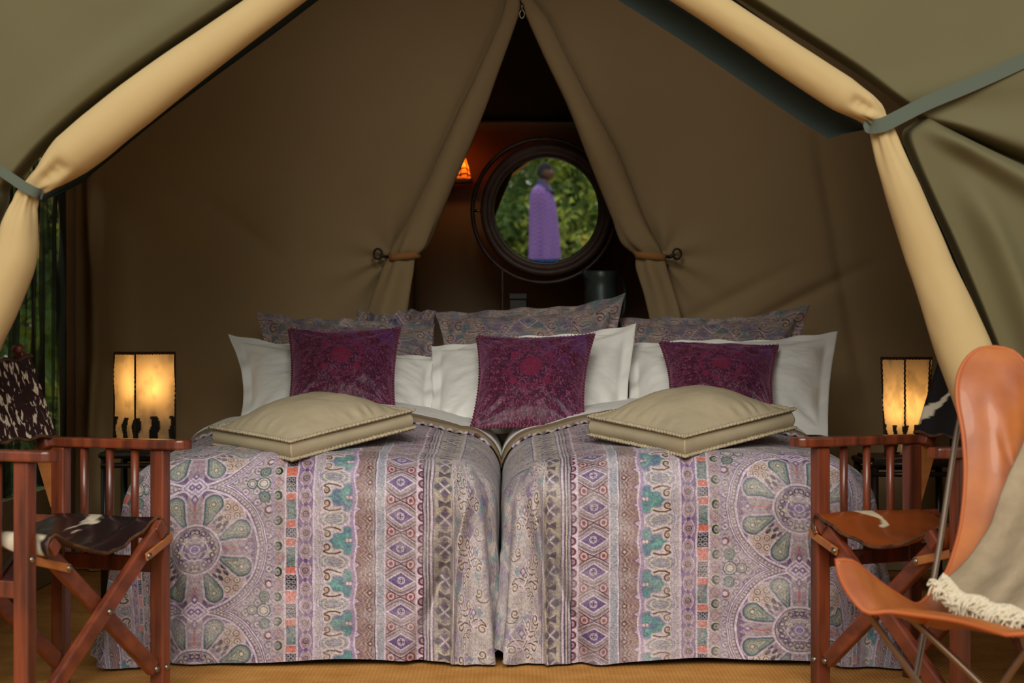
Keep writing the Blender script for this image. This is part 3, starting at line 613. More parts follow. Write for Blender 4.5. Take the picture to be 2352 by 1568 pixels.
    grid('lining_gap_shade', P-O, canvas_dark, root)
    # webbing strap round the gather and away to the side
    if side == 'left': sp = [(96, 448, YO+.02), (92, 446, YO-0.025), (78, 440, YO-0.042), (55, 428, YO-.04), (25, 408, YO-.03), (0, 391, YO-.02), (-60, 352, YO-.02), (-300, 200, YO-.05), (-1200, -350, YO-.05)]; hw = 11.5
    else: sp = [(1996, 292, YO+.02), (1999, 291, YO-.025), (2012, 290, YO-.042), (2034, 284, YO-.045), (2070, 266, YO-.035), (2130, 236, YO-.025), (2240, 190, YO-.02), (2352, 139, YO-.02), (2600, 20, YO-.03), (2950, -140, YO-.01)]; hw = 16.5
    c = np.array(bez([unp(*p) for p in sp], 8)); g = np.gradient(c, axis=0); nz = np.stack([-g[:, 2], 0*g[:, 0], g[:, 0]], 1); nz /= np.linalg.norm(nz, axis=1, keepdims=True)+1e-9
    P = np.stack([c-nz*hw*q, c, c+nz*hw*q], 1)
    so = grid('tie_strap', P-O, strap_m, root, smooth=False); sm = so.modifiers.new('thick', 'SOLIDIFY'); sm.thickness = 0.003; sm.offset = 0
    tag(root, 'olive canvas entrance flap with tan rolled edge tied back by a strap, left side' if side == 'left' else 'olive canvas entrance flap with tan rolled edge, tied back behind the leather sling chair', 'tent flap')
outer_flap('left'); outer_flap('right')

# ---------------------------------------------------------------- beds
YFT, YHD, RD, WB = 5.30, 6.22, 0.135, 0.53
def top_z(a, Y, w=WB):
    y = np.clip(Y, 5.0, 7.2)
    s = sstep(5.4, 6.35, y)
    return 0.550+0.014*s+0.03*sstep(6.1, 6.6, y)+(0.028+0.050*s)*(1-(a/.44)**2)
def fold_profile(d, R):
    q = R*PI/2; out = np.where(d <= 0, 0, np.where(d < q, R*np.sin(np.clip(d, 0, q)/R), R)); dn = np.where(d <= 0, 0, np.where(d < q, R*(1-np.cos(np.clip(d, 0, q)/R)), R+d-q)); return out, dn
def drape(a, b, xc, outer, lift=0.0, R=RD, w=WB, sides=1.0):
    """cloth coordinates (a across, b from the head end towards the foot) -> world"""
    w0 = w-R; L0 = YHD-(YFT+R)
    da = np.clip(np.abs(a)-w0, 0, None); db = np.clip(b-L0, 0, None)
    r = (da**7+db**7)**(1/7); th = np.arctan2(db, da+1e-6)
    out, dn = fold_profile(r, R)
    ac = np.clip(a, -w0, w0); Yc = YHD-np.clip(b, None, L0)
    zt = top_z(ac, Yc); H = zt+0.012; dn = dn*np.clip(H/ (R+0.47), .5, 1.3) if False else dn
    dn = np.where(dn > R, R+(dn-R)*(H-R)/0.46, dn); dn = np.clip(dn, 0, H); f = np.clip(dn/H, 0, 1); sg = np.sign(a)
    isout = (sg == outer)
    corner = np.sin(2*th)**2*(da > 0)*(db > 0)
    flare = np.where(isout, 0.13, 0.05)*corner*f**1.4+np.where(isout, 0.035, 0.0)*(1-corner)*f*(da > 0)
    flare += 0.022*corner*f*np.sin(th*14+1.3)+0.02*f*(da > 0)*(db <= 0)*np.sin(b*16+outer)*isout
    out = out+flare
    c = np.where(da+db > 0, da/(np.hypot(da, db)+1e-6), 0); s = np.where(da+db > 0, db/(np.hypot(da, db)+1e-6), 0)
    X = xc+ac+sg*out*c; Y = Yc-out*s; Z = zt-dn+lift
    # quilted softness, vertical folds on the foot drop
    soft = 0.018*(fbm(a*5+xc*3, b*5, 2, 3)-.5)+0.006*(fbm(a*22, b*22+xc, 4, 3)-.5)
    front = (db > 0)*sstep(0.0, 0.25, db)
    fy = 0.012*np.sin(a*9+outer)*f*front
    i = -outer*a                                       # +w at the inner edge
    fy += front*(-0.030*np.exp(-((i-(0.47-0.05*f))/0.035)**2)+0.034*np.exp(-((i-(0.405-0.10*f*f))/0.028)**2)*sstep(.05, .4, f)-0.02*np.exp(-((i-(0.33-.05*f))/0.05)**2)*f)
    if outer < 0: fy += front*(0.050*np.exp(-((i+0.40+0.02*np.sin(f*7))/0.022)**2)*sstep(.1, .5, f)-0.035*np.exp(-((i+0.46)/0.04)**2)*f-0.020*np.exp(-((i+0.33)/0.05)**2)*f)
    else: fy += front*(0.03*np.exp(-((i-0.30)/0.03)**2)*sstep(.5, .9, f)*0.6)
    diag = np.exp(-(((i-.40)+(f-.45)*.22)/0.016)**2)*sstep(.15, .35, f)*sstep(.95, .7, f); fy += front*0.02*diag
    kf = sstep(0.05, 0.45, f); Y = Y+fy+kf*soft*s; X = X+kf*sg*c*soft
    Z = Z+soft*(1-kf)
    hem = 0.012*(vn(X*6, Y*6, 5)-.3)+0.012*np.sin(a*5+1)*(s > .7)
    Z = Z+np.clip(hem, 0, 1)*sstep(.6, 1, f)
    Z = np.maximum(Z, 0.008)
    return np.stack([X, Y, Z], -1)
def dens(segs):
    out = []
    for a, b, n in segs: out += list(np.linspace(a, b, n, endpoint=False))
    out.append(segs[-1][1]); return np.array(out)
BEDS = (('left', -0.568, -1, -0.883), ('right', 0.498, 1, 0.800))
L0 = YHD-(YFT+RD); FULL = L0+RD*PI/2+0.46
for side, xc, outer, xm in BEDS:
    # bed: low wooden frame with a mattress, four legs
    root = empty('bed', (xc, 6.46, 0))
    bm = bmesh.new(); add_box(bm, (0, 0, 0.22), (0.86, 1.86, 0.10)); bmobj('frame', bm, wooddark, root, bevel=0.006)
    bm = bmesh.new(); add_box(bm, (0, 0, 0.38), (0.82, 1.84, 0.22)); bmobj('mattress', bm, white_m, root, bevel=0.04, seg=4)
    for sx_ in (-1, 1):
        for sy in (-1, 1):
            bm = bmesh.new(); add_box(bm, (sx_*0.38, sy*0.88, 0.085), (0.06, 0.06, 0.17)); bmobj('leg', bm, wooddark, root, bevel=0.004)
    tag(root, 'single bed under the %s duvet of the pushed-together pair' % ('left-hand' if side == 'left' else 'right-hand'), 'bed')
    # duvet, drop on the outer side and the foot
    st = 0.00195
    ia, oa = (WB-RD), (WB-RD)
    pos = dens([(-(oa+RD*PI/2+0.44), -(oa+RD*PI/2), 150), (-(oa+RD*PI/2), -oa, 80), (-oa, ia, int(2*oa/st)), (ia, ia+RD*PI/2, 110), (ia+RD*PI/2, ia+RD*PI/2+0.42, 60)])
    av = pos if outer < 0 else -pos[::-1]
    bv = dens([(-0.0, L0, 150), (L0, L0+RD*PI/2, 120), (L0+RD*PI/2, FULL, 250)])
    A, B = np.meshgrid(av, bv, indexing='ij')
    P = drape(A, B, xc, outer, 0.018)
    am = xm-xc; u = (A-am)*824*(-outer); bref = L0+RD*PI/2+(0.597-RD-0.335)
    vph = 0 if side == 'left' else 98
    inn = (-outer*A); dai = np.clip(inn-(WB-RD), 0, None); dbi = np.clip(B-L0, 0, None); fan = (dai > 0) & (dbi > 0)
    rr = (dai**7+dbi**7)**(1/7); ang = np.arctan2(dai, dbi+1e-6); u_fan = ((WB-RD)-(am*-outer))*824+824*0.30*ang; k_ = sstep(0, .10, dbi)
    u = np.where(fan, u*(1-k_)+u_fan*k_, u); Bv = np.where(fan, B*(1-k_)+(L0+rr)*k_, B)
    C = paisley(u.astype(np.float32), ((Bv-bref)*824+vph).astype(np.float32))
    P[:, 0, 2] -= 0.02
    d = grid('duvet', P, print_m, col=C)
    tag(d, 'mauve and teal paisley print duvet covering the %s bed' % ('left-hand' if side == 'left' else 'right-hand'), 'duvet')
    # ruffled piping along the turned-down edge
    pv = np.linspace(-(WB-0.02), WB-0.02, 180); q = drape(pv, np.full_like(pv, 0.004), xc, outer, 0.024); q[:, 1] += 0.004*np.sin(pv*160)+.004*(vn(pv*60, pv*0, 2)-.5); q[:, 2] += 0.003*np.sin(pv*210)
    T = tube([Vector(p) for p in q], 0.005, 8); cc = paisley(np.repeat(np.abs(pv-am)[:, None]*824, 8, 1).astype(np.float32), np.full((180, 8), 20.0, dtype=np.float32))
    grid('piping', T, print_m, d, col=cc, closev=True)
    # white turned-down sheet with a taupe border
    sv = np.linspace(-(WB+0.14), WB+0.14, 160)
    def sheet(b0, b1, n, lift):
        bb_ = np.linspace(b0, b1, n); A, B = np.meshgrid(sv, bb_, indexing='ij'); P = drape(A, B, xc, outer, 0, w=WB+0.006)
        P[..., 2] += lift+0.006*(fbm(A*7, B*9+xc, 3, 3)-.5)+0.03*np.sin(np.clip((B-b0)/(b1-b0), 0, 1)*PI)*0
        return P
    P = sheet(-0.62, -0.098, 50, 0.032); s0 = grid('turned_down_sheet', P, white_m)
    P = sheet(-0.100, -0.004, 8, 0.034); P[:, -1, 2] -= 0.014; grid('border', P, taupe_m, s0)
    tag(s0, 'white sheet with taupe border folded back over the %s duvet' % ('left-hand' if side == 'left' else 'right-hand'), 'sheet')

# ---------------------------------------------------------------- pillows and cushions
def pillow(name, cor, thick, m_, n=70, flange=0.0, pin=0.06, ex=3.0, wr=0.006, seed=0, colf=None, ear=0.0, sag=0.0, wave=0.01, side_pin=None, back=0.7):
    TL, TR, BR, BL = [np.array(c) for c in cor]
    s = np.linspace(-1, 1, n); t = np.linspace(-1, 1, n)
    S, T = np.meshgrid(s, t, indexing='ij')          # S down the height, T across
    sp = pin if side_pin is None else side_pin
    T2 = T*(1-sp*(1-S**2)); S2 = S*(1-pin*(1-T**2))
    U = (T2+1)/2; V = (S2+1)/2
    P = (TL*(1-V[..., None])+BL*V[..., None])*(1-U[..., None])+(TR*(1-V[..., None])+BR*V[..., None])*U[..., None]
    ux = (TR-TL+BR-BL)/2; uy = (BL-TL+BR-TR)/2; nrm = np.cross(ux, uy); nrm /= np.linalg.norm(nrm)
    if nrm[1] > 0 and abs(nrm[2]) < .8: nrm = -nrm
    if abs(nrm[2]) >= .8 and nrm[2] < 0: nrm = -nrm
    fx = flange; Sx = np.clip(np.abs(S)/(1-fx*1.4), 0, 1); Tx = np.clip(np.abs(T)/(1-fx), 0, 1)
    h = np.clip((1-Sx**ex)*(1-Tx**ex), 0, 1)**0.62*thick
    h = h*(1+sag*S)
    cr = wr*np.sin(np.arctan2(1-np.abs(S), 1-np.abs(T)+1e-4)*13+seed)*np.exp(-np.hypot(1-np.abs(S), 1-np.abs(T))/0.45)*np.clip(h/thick*3, 0, 1)
    nz = wr*2.2*(fbm(S*2.5+seed*3.1, T*2.5, seed % 5, 4)-.5)*np.clip(h/thick*2, 0, 1)
    rim = wave*np.sin(S*7+T*5+seed)*(1-np.clip(h/thick*3, 0, 1))+wave*.6*np.sin(T*17+S*13+seed)*(1-np.clip(h/thick*3, 0, 1))
    fr = P+nrm*(h+cr+nz+rim)[..., None]; bk = P+nrm*(-h*back+rim-0.002)[..., None]
    Q = np.concatenate([fr, bk[:, ::-1]], 1)
    col = None
    if colf is not None:
        W = np.linalg.norm(ux)/2; Hh = np.linalg.norm(uy)/2
        c1 = colf(T*W, S*Hh, T, S); col = np.concatenate([c1, c1[:, ::-1]], 1)
    o = grid(name, Q, m_, closev=True, col=col)
    return o, fr, bk, P, nrm
def C4(TL, TR, BR, BL):
    return [unp(*TL), unp(*TR), unp(*BR), unp(*BL)]
# printed pillows along the head of the beds (the crumpled one behind first)
pk = lambda off: (lambda xw, yw, T, S: shamprint(xw*640+off, (yw+0.24)*640, 2))
for k, (nm, cor, th, lab, kw) in enumerate((
    ('a', C4((820, 716, 7.38), (1000, 706, 7.36), (1004, 960, 7.20), (800, 960, 7.20)), 0.05, 'crumpled paisley print pillow, squeezed between the left one and the canvas', dict(wr=.022, wave=.018, flange=.12)),
    ('b', C4((588, 715, 7.26), (1000, 742, 7.20), (1005, 985, 6.98), (625, 985, 6.98)), 0.085, 'paisley print pillow at the head of the left bed, behind the first burgundy cushion', dict(wr=.012, wave=.012, flange=.10)),
    ('c', C4((996, 712, 7.26), (1438, 676, 7.16), (1425, 985, 6.98), (1010, 985, 6.98)), 0.085, 'paisley print pillow in the middle, with its top corner pointing up', dict(wr=.010, wave=.012, flange=.10, pin=.11)),
    ('d', C4((1418, 726, 7.26), (1860, 704, 7.12), (1845, 985, 6.98), (1430, 985, 6.98)), 0.085, 'paisley print pillow at the head of the right bed, behind the third burgundy cushion', dict(wr=.010, wave=.012, flange=.10, pin=.11)))):
    o, *_ = pillow('printed_pillow', cor, th, print_m, n=190, seed=k+1, colf=pk(0), **kw)
    tag(o, lab, 'pillow', 'paisley pillows leaning on the canvas flap')
# white pillows in front of them
for k, (cor, lab, kw) in enumerate((
    (C4((524, 768, 7.00), (1018, 818, 6.96), (1014, 990, 6.66), (548, 985, 6.66)), 'white flanged pillow on the left bed, behind the first burgundy cushion', dict(pin=.06, side_pin=.09)),
    (C4((990, 792, 6.98), (1462, 746, 6.90), (1436, 1000, 6.62), (985, 1000, 6.66)), 'white flanged pillow in the middle, bridging the two beds', dict(pin=.04, side_pin=.02)),
    (C4((1436, 786, 7.00), (1924, 766, 6.90), (1902, 1002, 6.62), (1440, 985, 6.66)), 'white flanged pillow on the right bed, behind the third burgundy cushion', dict(pin=.05, side_pin=.03)))):
    o, *_ = pillow('white_pillow', cor, 0.085, white_m, n=110, flange=0.095, ex=2.6, wr=.014, seed=k+2, wave=.008, **kw)
    tag(o, lab, 'pillow', 'white flanged pillows')
# burgundy velvet cushions with whip-stitched edges
for k, (cor, lab, kw) in enumerate((
    (C4((664, 757, 6.78), (918, 754, 6.76), (905, 946, 6.46), (664, 946, 6.48)), 'burgundy velvet cushion with stitched edge on the left bed', dict(pin=.11, side_pin=.07)),
    (C4((1096, 774, 6.72), (1364, 768, 6.68), (1342, 992, 6.34), (1082, 984, 6.36)), 'burgundy velvet cushion with stitched edge in the middle, across the gap of the beds', dict(pin=.08, side_pin=.10)),
    (C4((1516, 786, 6.78), (1786, 794, 6.76), (1776, 950, 6.48), (1540, 950, 6.48)), 'burgundy velvet cushion with stitched edge on the right bed', dict(pin=.09, side_pin=.09)))):
    o, fr, bk, Pm, nr = pillow('velvet_cushion', cor, 0.075, velvet_m, n=210, wr=.010, seed=k+3, colf=lambda xw, yw, T, S: velvetprint(T, S), wave=.004, ex=2.4, **kw)
    tag(o, lab, 'cushion', 'burgundy velvet cushions')
    n_ = Pm.shape[0]; edge = [Pm[0, i] for i in range(n_)]+[Pm[i, -1] for i in range(1, n_)]+[Pm[-1, i] for i in range(n_-2, -1, -1)]+[Pm[i, 0] for i in range(n_-2, 0, -1)]
    edge = np.array(edge); N_ = len(edge); c0 = edge.mean(0); Vv = []
    TT = []
    ph = np.arange(N_)*2*PI/ (N_/ 150.0)
    # one wound thread round the whole rim: the whip stitch
    m2 = 1500; idx = np.linspace(0, N_, m2, endpoint=False); e2 = np.stack([np.interp(idx, np.arange(N_+1), np.append(edge[:, q], edge[0, q])) for q in range(3)], 1)
    g = np.roll(e2, -5, 0)-np.roll(e2, 5, 0); g /= np.linalg.norm(g, axis=1, keepdims=True); bi = np.cross(g, nr); a = np.arange(m2)*2*PI*130/m2
    H = e2+bi*(0.006*np.cos(a))[:, None]+nr*(0.007*np.sin(a))[:, None]+nr*0.001
    tubeobj('stitching', [Vector(p) for p in H], 0.0013, thread2_m, o, n=4, closed=True)
    tubeobj('rim_cord', [Vector(p) for p in e2[::8]], 0.005, thread_m, o, n=7, closed=True)
# beige box cushions lying on the duvets
def box_cushion(Lc, Fc, Rc, hgt, lab, seed):
    Lc, Fc, Rc = [np.array(p) for p in (Lc, Fc, Rc)]; Bc = Lc+Rc-Fc
    n = 110; s = np.linspace(-1, 1, n); S, T = np.meshgrid(s, s, indexing='ij'); pin = .035
    T2 = T*(1-pin*(1-S**2)); S2 = S*(1-pin*(1-T**2)); U = (T2[..., None]+1)/2; V = (S2[..., None]+1)/2
    P = (Fc*(1-V)+Lc*V)*(1-U)+(Rc*(1-V)+Bc*V)*U
    nr = np.cross(Rc-Fc, Lc-Fc); nr /= np.linalg.norm(nr)
    if nr[2] < 0: nr = -nr
    dome = np.clip((1-np.abs(S)**2.2)*(1-np.abs(T)**2.2), 0, 1)**.8
    wr = .014*(fbm(S*2+seed, T*2, seed, 4)-.5)+.003*np.sin(T*31+5*vn(S*3, T*6, 2))*np.exp(-((S+.90)/.14)**2)*sstep(-.3, .3, T)+.0016*np.sin(S*24+4*vn(S*6, T*2, 3))*np.exp(-((T+.92)/.12)**2)
    top = P+nr*(hgt+.078*dome+wr*np.clip(dome*3, 0, 1))[..., None]; bot = P-nr*(.018*dome)[..., None]
    # side walls: bulging gusset
    ring = lambda G: np.concatenate([G[0, :-1], G[:-1, -1], G[-1, :0:-1], G[:0:-1, 0]])
    rt, rb = ring(top), ring(bot); cen = rt.mean(0); rows = [rb+(rt-rb)*q+((rb-cen)/np.linalg.norm(rb-cen, axis=1, keepdims=True))*(.014*math.sin(PI*q)) for q in np.linspace(0, 1, 7)]
    root = empty('box_cushion', tuple(np.append(P.mean((0, 1))[:2], P[..., 2].min()))); O = np.array(root.location)
    grid('top_panel', top-O, linen_m, root); grid('bottom_panel', bot-O, linen_m, root); grid('side_panel', np.array(rows)-O, linen_m, root, closev=True)
    for R_, nm in ((rt, 'frayed_seam'), (rb, 'frayed_seam')):
        N_ = len(R_); e = (R_-R_.mean(0)); e /= np.linalg.norm(e, axis=1, keepdims=True); q = np.arange(N_)
        fr = []
        for k, (ro, zo) in enumerate(((0.0, .004), (.006, .007), (.018, .004), (.0175, -.001), (.006, -.004), (.0, -.003))):
            jit = .003*np.sin(q*1.9+k)+.004*(np.array([rng.random() for _ in range(N_)])-.5)
            fr.append(R_+e*(ro+jit*(k in (2, 3)))[:, None]+nr*zo+nr*(jit*.7)[:, None]-O)
        grid(nm, np.array(fr), linen_m, root, closeu=True, closev=True)
    tag(root, lab, 'cushion', 'beige linen box cushions')
box_cushion(unp(499, 1022, 5.72), unp(672, 1056, 5.32), unp(942, 984, 5.72), 0.052, 'square beige linen box cushion with frayed seams lying on the left duvet', 1)
box_cushion(unp(1362, 1000, 5.74), unp(1574, 1048, 5.34), unp(1816, 984, 5.72), 0.056, 'square beige linen box cushion with frayed seams lying on the right duvet', 2)

# ---------------------------------------------------------------- safari chairs
def hide_mat(name, base, spot, scale, thr, st=(1, 1, 1), rough=0.35, objc=True):
    m = mat(name, base, rough, 0.5, coat=0.15, bump=0.15, bscale=120, bdist=0.001); N = m.node_tree.nodes; K = m.node_tree.links
    t = N.new('ShaderNodeTexCoord'); mp = N.new('ShaderNodeMapping'); mp.inputs['Scale'].default_value = st; nz = N.new('ShaderNodeTexNoise'); nz.inputs['Scale'].default_value = scale; nz.inputs['Detail'].default_value = 3; nz.inputs['Distortion'].default_value = 0.5
    K.new(t.outputs['Object'], mp.inputs[0]); K.new(mp.outputs[0], nz.inputs[0]); r = N.new('ShaderNodeValToRGB'); e = r.color_ramp.elements; e[0].position = thr; e[0].color = base; e[1].position = thr+0.035; e[1].color = spot
    K.new(nz.outputs['Fac'], r.inputs[0]); K.new(r.outputs[0], N['Principled BSDF'].inputs['Base Color']); return m
hide_speck = hide_mat('cowhide_brown_white_flecks', L3(44, 26, 26), L3(200, 184, 156), 84, 0.56, (1.0, .7, 0.36))
hide_black = mat('cowhide_black_white_patch', (0, 0, 0, 1), .35, .5, vcol=True, bump=.15, bscale=120, bdist=.001)
hide_tan = hide_mat('cowhide_russet_white_patch', L3(138, 66, 26), L3(216, 196, 160), 7.0, 0.62, (1, 1, 1), .3)
hide_edge = mat('hide_cut_edge', L3(96, 62, 38), 0.6, 0.3, color2=L3(50, 34, 26), nscale=30)
def bolt(p, d, par, r=0.0085):
    M = Matrix.Translation(p) @ Vector((0, 0, 1)).rotation_difference(Vector(d)).to_matrix().to_4x4()
    return lathe('bolt', [(0.0001, 0.004), (r*.55, 0.004), (r*.6, 0.0025), (r*.9, 0.003), (r, 0.0), (r, -0.003)], metal_m, par, 14, M)
def safari_chair(loc, rz, W, D, seat_m, back_m, lab, flip):
    root = empty('safari_chair', loc, rz); hx, hy = W/2, D/2; ZA = 0.655
    for sx_ in (-1, 1):
        for sy in (-1, 1):            # legs run up to the arm
            bm = bmesh.new(); add_box(bm, (sx_*hx, sy*hy, (ZA-0.025)/2), (0.034, 0.042, ZA-0.025)); lg = bmobj('leg', bm, wood, root, bevel=0.005)
            bolt(Vector((sx_*hx, sy*hy-0.022, 0.405)), (0, -1, 0), lg) if sy < 0 else None
            bolt(Vector((sx_*hx, sy*hy-0.022, 0.075)), (0, -1, 0), lg) if sy < 0 else None
        # arm board, wider in front
        bm = bmesh.new(); prof = [(-hy-0.085, .020), (-hy-0.07, .030), (-hy+0.02, .030), (0, .024), (hy+0.03, .022), (hy+0.055, .018)]
        vs = []
        for y, w in prof: vs.append([bm.verts.new((sx_*hx+s*w, y, z)) for s in (-1, 1) for z in (ZA-0.025, ZA)])
        for a, b in zip(vs[:-1], vs[1:]):
            for i, j in ((0, 1), (1, 3), (3, 2), (2, 0)): bm.faces.new((a[i], a[j], b[j], b[i]))
        bm.faces.new((vs[0][0], vs[0][1], vs[0][3], vs[0][2])); bm.faces.new((vs[-1][0], vs[-1][2], vs[-1][3], vs[-1][1]))
        bmobj('armrest', bm, wood, root, bevel=0.005)
        for q in (0.25, 0.5, 0.76):
            y = -hy+D*q; tubeobj('spindle', [(sx_*hx, y, 0.335), (sx_*hx, y, 0.50), (sx_*hx, y, ZA-0.022)], [0.0105, .0105, .011], wood, root, n=12)
        bm = bmesh.new(); add_bar(bm, (sx_*hx, -hy+.015, 0.335), (sx_*hx, hy-.015, 0.335), 0.022, 0.04); bmobj('side_rail', bm, wood, root, bevel=0.003)
        # leaning back upright with its knob and wedge
        b0 = Vector((sx_*(hx-0.028), hy+0.028, 0.625)); b1 = Vector((sx_*(hx-0.028), hy+0.115, 0.875)); 
        bm = bmesh.new(); add_bar(bm, b0, b1, 0.024, 0.034, up=(0, 1, 0)); up = bmobj('back_upright', bm, wood, root, bevel=0.005)
        dirv = (b1-b0).normalized(); Mx = Matrix.Translation(b1) @ Vector((0, 0, 1)).rotation_difference(dirv).to_matrix().to_4x4()
        lathe('knob', [(0.0001, 0.022), (.012, .021), (.017, .014), (.017, .006), (.012, 0), (.012, -.01)], wood, up, 16, Mx)
        bm = bmesh.new(); w_ = [(hy+.015, 0.63), (hy+.085, 0.63), (hy+.026, 0.47), (hy+.015, 0.47)]
        f1 = [bm.verts.new((sx_*hx-.011, y, z)) for y, z in w_]; f2 = [bm.verts.new((sx_*hx+.011, y, z)) for y, z in w_]
        bm.faces.new(f1); bm.faces.new(f2[::-1]); [bm.faces.new((f1[i], f1[(i+1) % 4], f2[(i+1) % 4], f2[i])) for i in range(4)]
        bmobj('arm_bracket', bm, woodlight, root, bevel=0.002)
        # seat rail the hide is wrapped round
        bm = bmesh.new(); M = Matrix.Translation((sx_*(hx-0.055), 0, 0.432)) @ Matrix.Rotation(math.radians(45+0), 4, 'Y'); add_box(bm, (0, 0, 0), (0.040, D+0.09, 0.034), M)
        bmobj('seat_rail', bm, wood, root, bevel=0.004)
    for sy in (-1, 1):                # crossed legs front and rear, in two layers
        yo = sy*hy+(-0.016 if sy < 0 else 0.0)
        for k, sx_ in enumerate((-1, 1)):
            y = yo+(0.013 if (k == 0) == (sy < 0) else -0.013)*(1 if flip else -1)
            p0 = (sx_*(hx-0.060), y, 0.425); p1 = (-sx_*(hx-0.035), y, 0.075)
            bm = bmesh.new(); add_bar(bm, p0, p1, 0.022, 0.046, up=(1, 0, 0)) if False else None
            P0, P1 = Vector(p0), Vector(p1); dv = (P1-P0).normalized(); pv = Vector((0, 1, 0)); sv = dv.cross(pv)
            M = Matrix.Translation((P0+P1)/2) @ Matrix((sv, pv, dv)).transposed().to_4x4(); add_box(bm, (0, 0, 0), (0.042, 0.022, (P1-P0).length), M)
            cl = bmobj('cross_leg', bm, woodx, root, bevel=0.005)
            if sy < 0: bolt(P1+Vector((0, -.012, 0)), (0, -1, 0), cl)
            # slanting link from the post to the crossed leg
            lt = 0.15; q = P0+(P1-P0)*lt; l0 = Vector((sx_*(hx-0.004), y-.004, 0.405)); l1 = Vector((q.x, y-.022, q.z+0.0))
            bm = bmesh.new(); dv = (l1-l0).normalized(); pv = Vector((0, 1, 0)); sv = dv.cross(pv).normalized(); pv = sv.cross(dv)
            M = Matrix.Translation((l0+l1)/2) @ Matrix((sv, pv, dv)).transposed().to_4x4(); add_box(bm, (0, 0, 0), (0.021, 0.008, (l1-l0).length+.018), M)
            lk = bmobj('link', bm, woodlight, root, bevel=0.003)
            if sy < 0: bolt(l1+Vector((0, -.005, 0)), (0, -1, 0), lk)
        if sy < 0: bolt(Vector((0, yo-.026, 0.252)), (0, -1, 0), root)
    # seat hide: wraps both rails and sags between them
    m = 60; xs = []
    R = 0.029; cx = hx-0.055; zc = 0.432
    sec = [(-cx+R*math.cos(a), zc+R*math.sin(a)) for a in np.linspace(-2.2, -PI*1.45, 12)]
    sec += [(x, zc+R-0.045*(1-(x/(cx))**2)-0.004) for x in np.linspace(-cx*.9, cx*.9, 36)]
    sec += [(cx+R*math.cos(a), zc+R*math.sin(a)) for a in np.linspace(PI*.45, -PI+2.2, 12)]
    ny = 40; P = np.zeros((len(sec), ny, 3))
    for i, (x, z) in enumerate(sec):
        for j in range(ny):
            v = j/(ny-1); lip = 0.018*math.exp(-(v/0.12)**2)*(1-abs(x)/cx if abs(x) < cx else 0)+0.010*math.exp(-((1-v)/0.1)**2)
            P[i, j] = (x, -hy-0.035+(D+0.06)*v+0.012*math.sin(x*9)*(v < .2)+.004*math.sin(x*70)*(j == 0), z-lip+0.006*float(vn(x*14, v*4, 3)-.5))
    st = grid('seat', P, seat_m, root); s = st.modifiers.new('thick', 'SOLIDIFY'); s.thickness = 0.005
    e = [Vector(P[i, 0])+Vector((0, -.002, .001*math.sin(i*2.6))) for i in range(0, len(sec))]
    tubeobj('hide_edge', e, 0.0042, hide_edge, st, n=6)
    # back hide: a sagging sleeve hung between the leaning uprights
    nu, nv = 50, 40; P = np.zeros((nu, nv, 3)); bx = hx+0.012
    for i in range(nu):
        for j in range(nv):
            a = -1+2*i/(nu-1); v = j/(nv-1); x = a*bx
            lo = 0.66-0.008*(1-a*a); hi = 0.868-0.018*(1-a*a); z = lo+(hi-lo)*v; bulge = 0.012*(1-a*a)
            P[i, j] = (x*(1+.05*(1-v)), hy-0.040+(z-0.5)/0.375*0.13+bulge+0.03*max(0, abs(a)-.93)/.07, z+0.004*math.sin(a*20+v*3))
    aa, vv_ = np.meshgrid(np.linspace(-1, 1, nu), np.linspace(0, 1, nv), indexing='ij')
    t_ = np.clip((aa+1.0)/.42, 0, 1); dd_ = np.abs(vv_-(.10+.50*t_))-(.13*(1-t_)**.8+.05*(vn(aa*22, vv_*9, 2)-.5)); hc = np.where(((dd_ < 0) & (aa < -.55))[..., None], lin((214, 202, 176)), lin((26, 23, 24)))
    bk = grid('back', P, back_m, root, col=hc); s = bk.modifiers.new('thick', 'SOLIDIFY'); s.thickness = 0.008; s.offset = -1
    for j in (0, nv-1): tubeobj('hide_edge', [Vector(P[i, j])+Vector((0, -.002, 0)) for i in range(nu)], 0.005, hide_edge, bk, n=6)
    # wrapped ends of the back round the uprights
    for sx_ in ():
        b0 = Vector((sx_*(hx-0.028), hy+0.045, 0.67)); b1 = Vector((sx_*(hx-0.028), hy+0.112, 0.865)); tubeobj('sleeve', [b0, (b0+b1)/2, b1], [0.026, .024, .023], back_m, bk, n=14)
    tag(root, lab, 'chair')
    return root
def chair_at(ffpx, ffY, lat_near, W, D, fwd):
    """far front post at a pixel; lat = unit vector from the near to the far post"""
    A = unp(ffpx, 784, ffY); return A
TH = math.radians(66)
c_, s_ = math.cos(TH), math.sin(TH); W_, D_ = 0.54, 0.31
A_ = unp(368, 784, 4.86); Cx = A_.x-(c_*W_/2+s_*D_/2); Cy = A_.y-(s_*W_/2-c_*D_/2)
safari_chair((Cx, Cy, 0), TH, W_, D_, hide_mat('cowhide_dark_seat', L3(34, 24, 24), L3(206, 190, 160), 6, 0.64, (1, 1, 1), .28), hide_speck, 'folding safari chair in red-brown wood with dark hide seat and white-flecked hide back', True)
TH = math.radians(-61); c_, s_ = math.cos(TH), math.sin(TH)
A_ = unp(1884, 784, 4.98); W_, D_ = 0.53, 0.31     # its far post is at local -x
Cx = A_.x-(-c_*W_/2+s_*D_/2); Cy = A_.y-(-s_*W_/2-c_*D_/2)
safari_chair((Cx, Cy, 0), TH, W_, D_, hide_tan, hide_black, 'folding safari chair in red-brown wood with russet hide seat and black hide back', False)

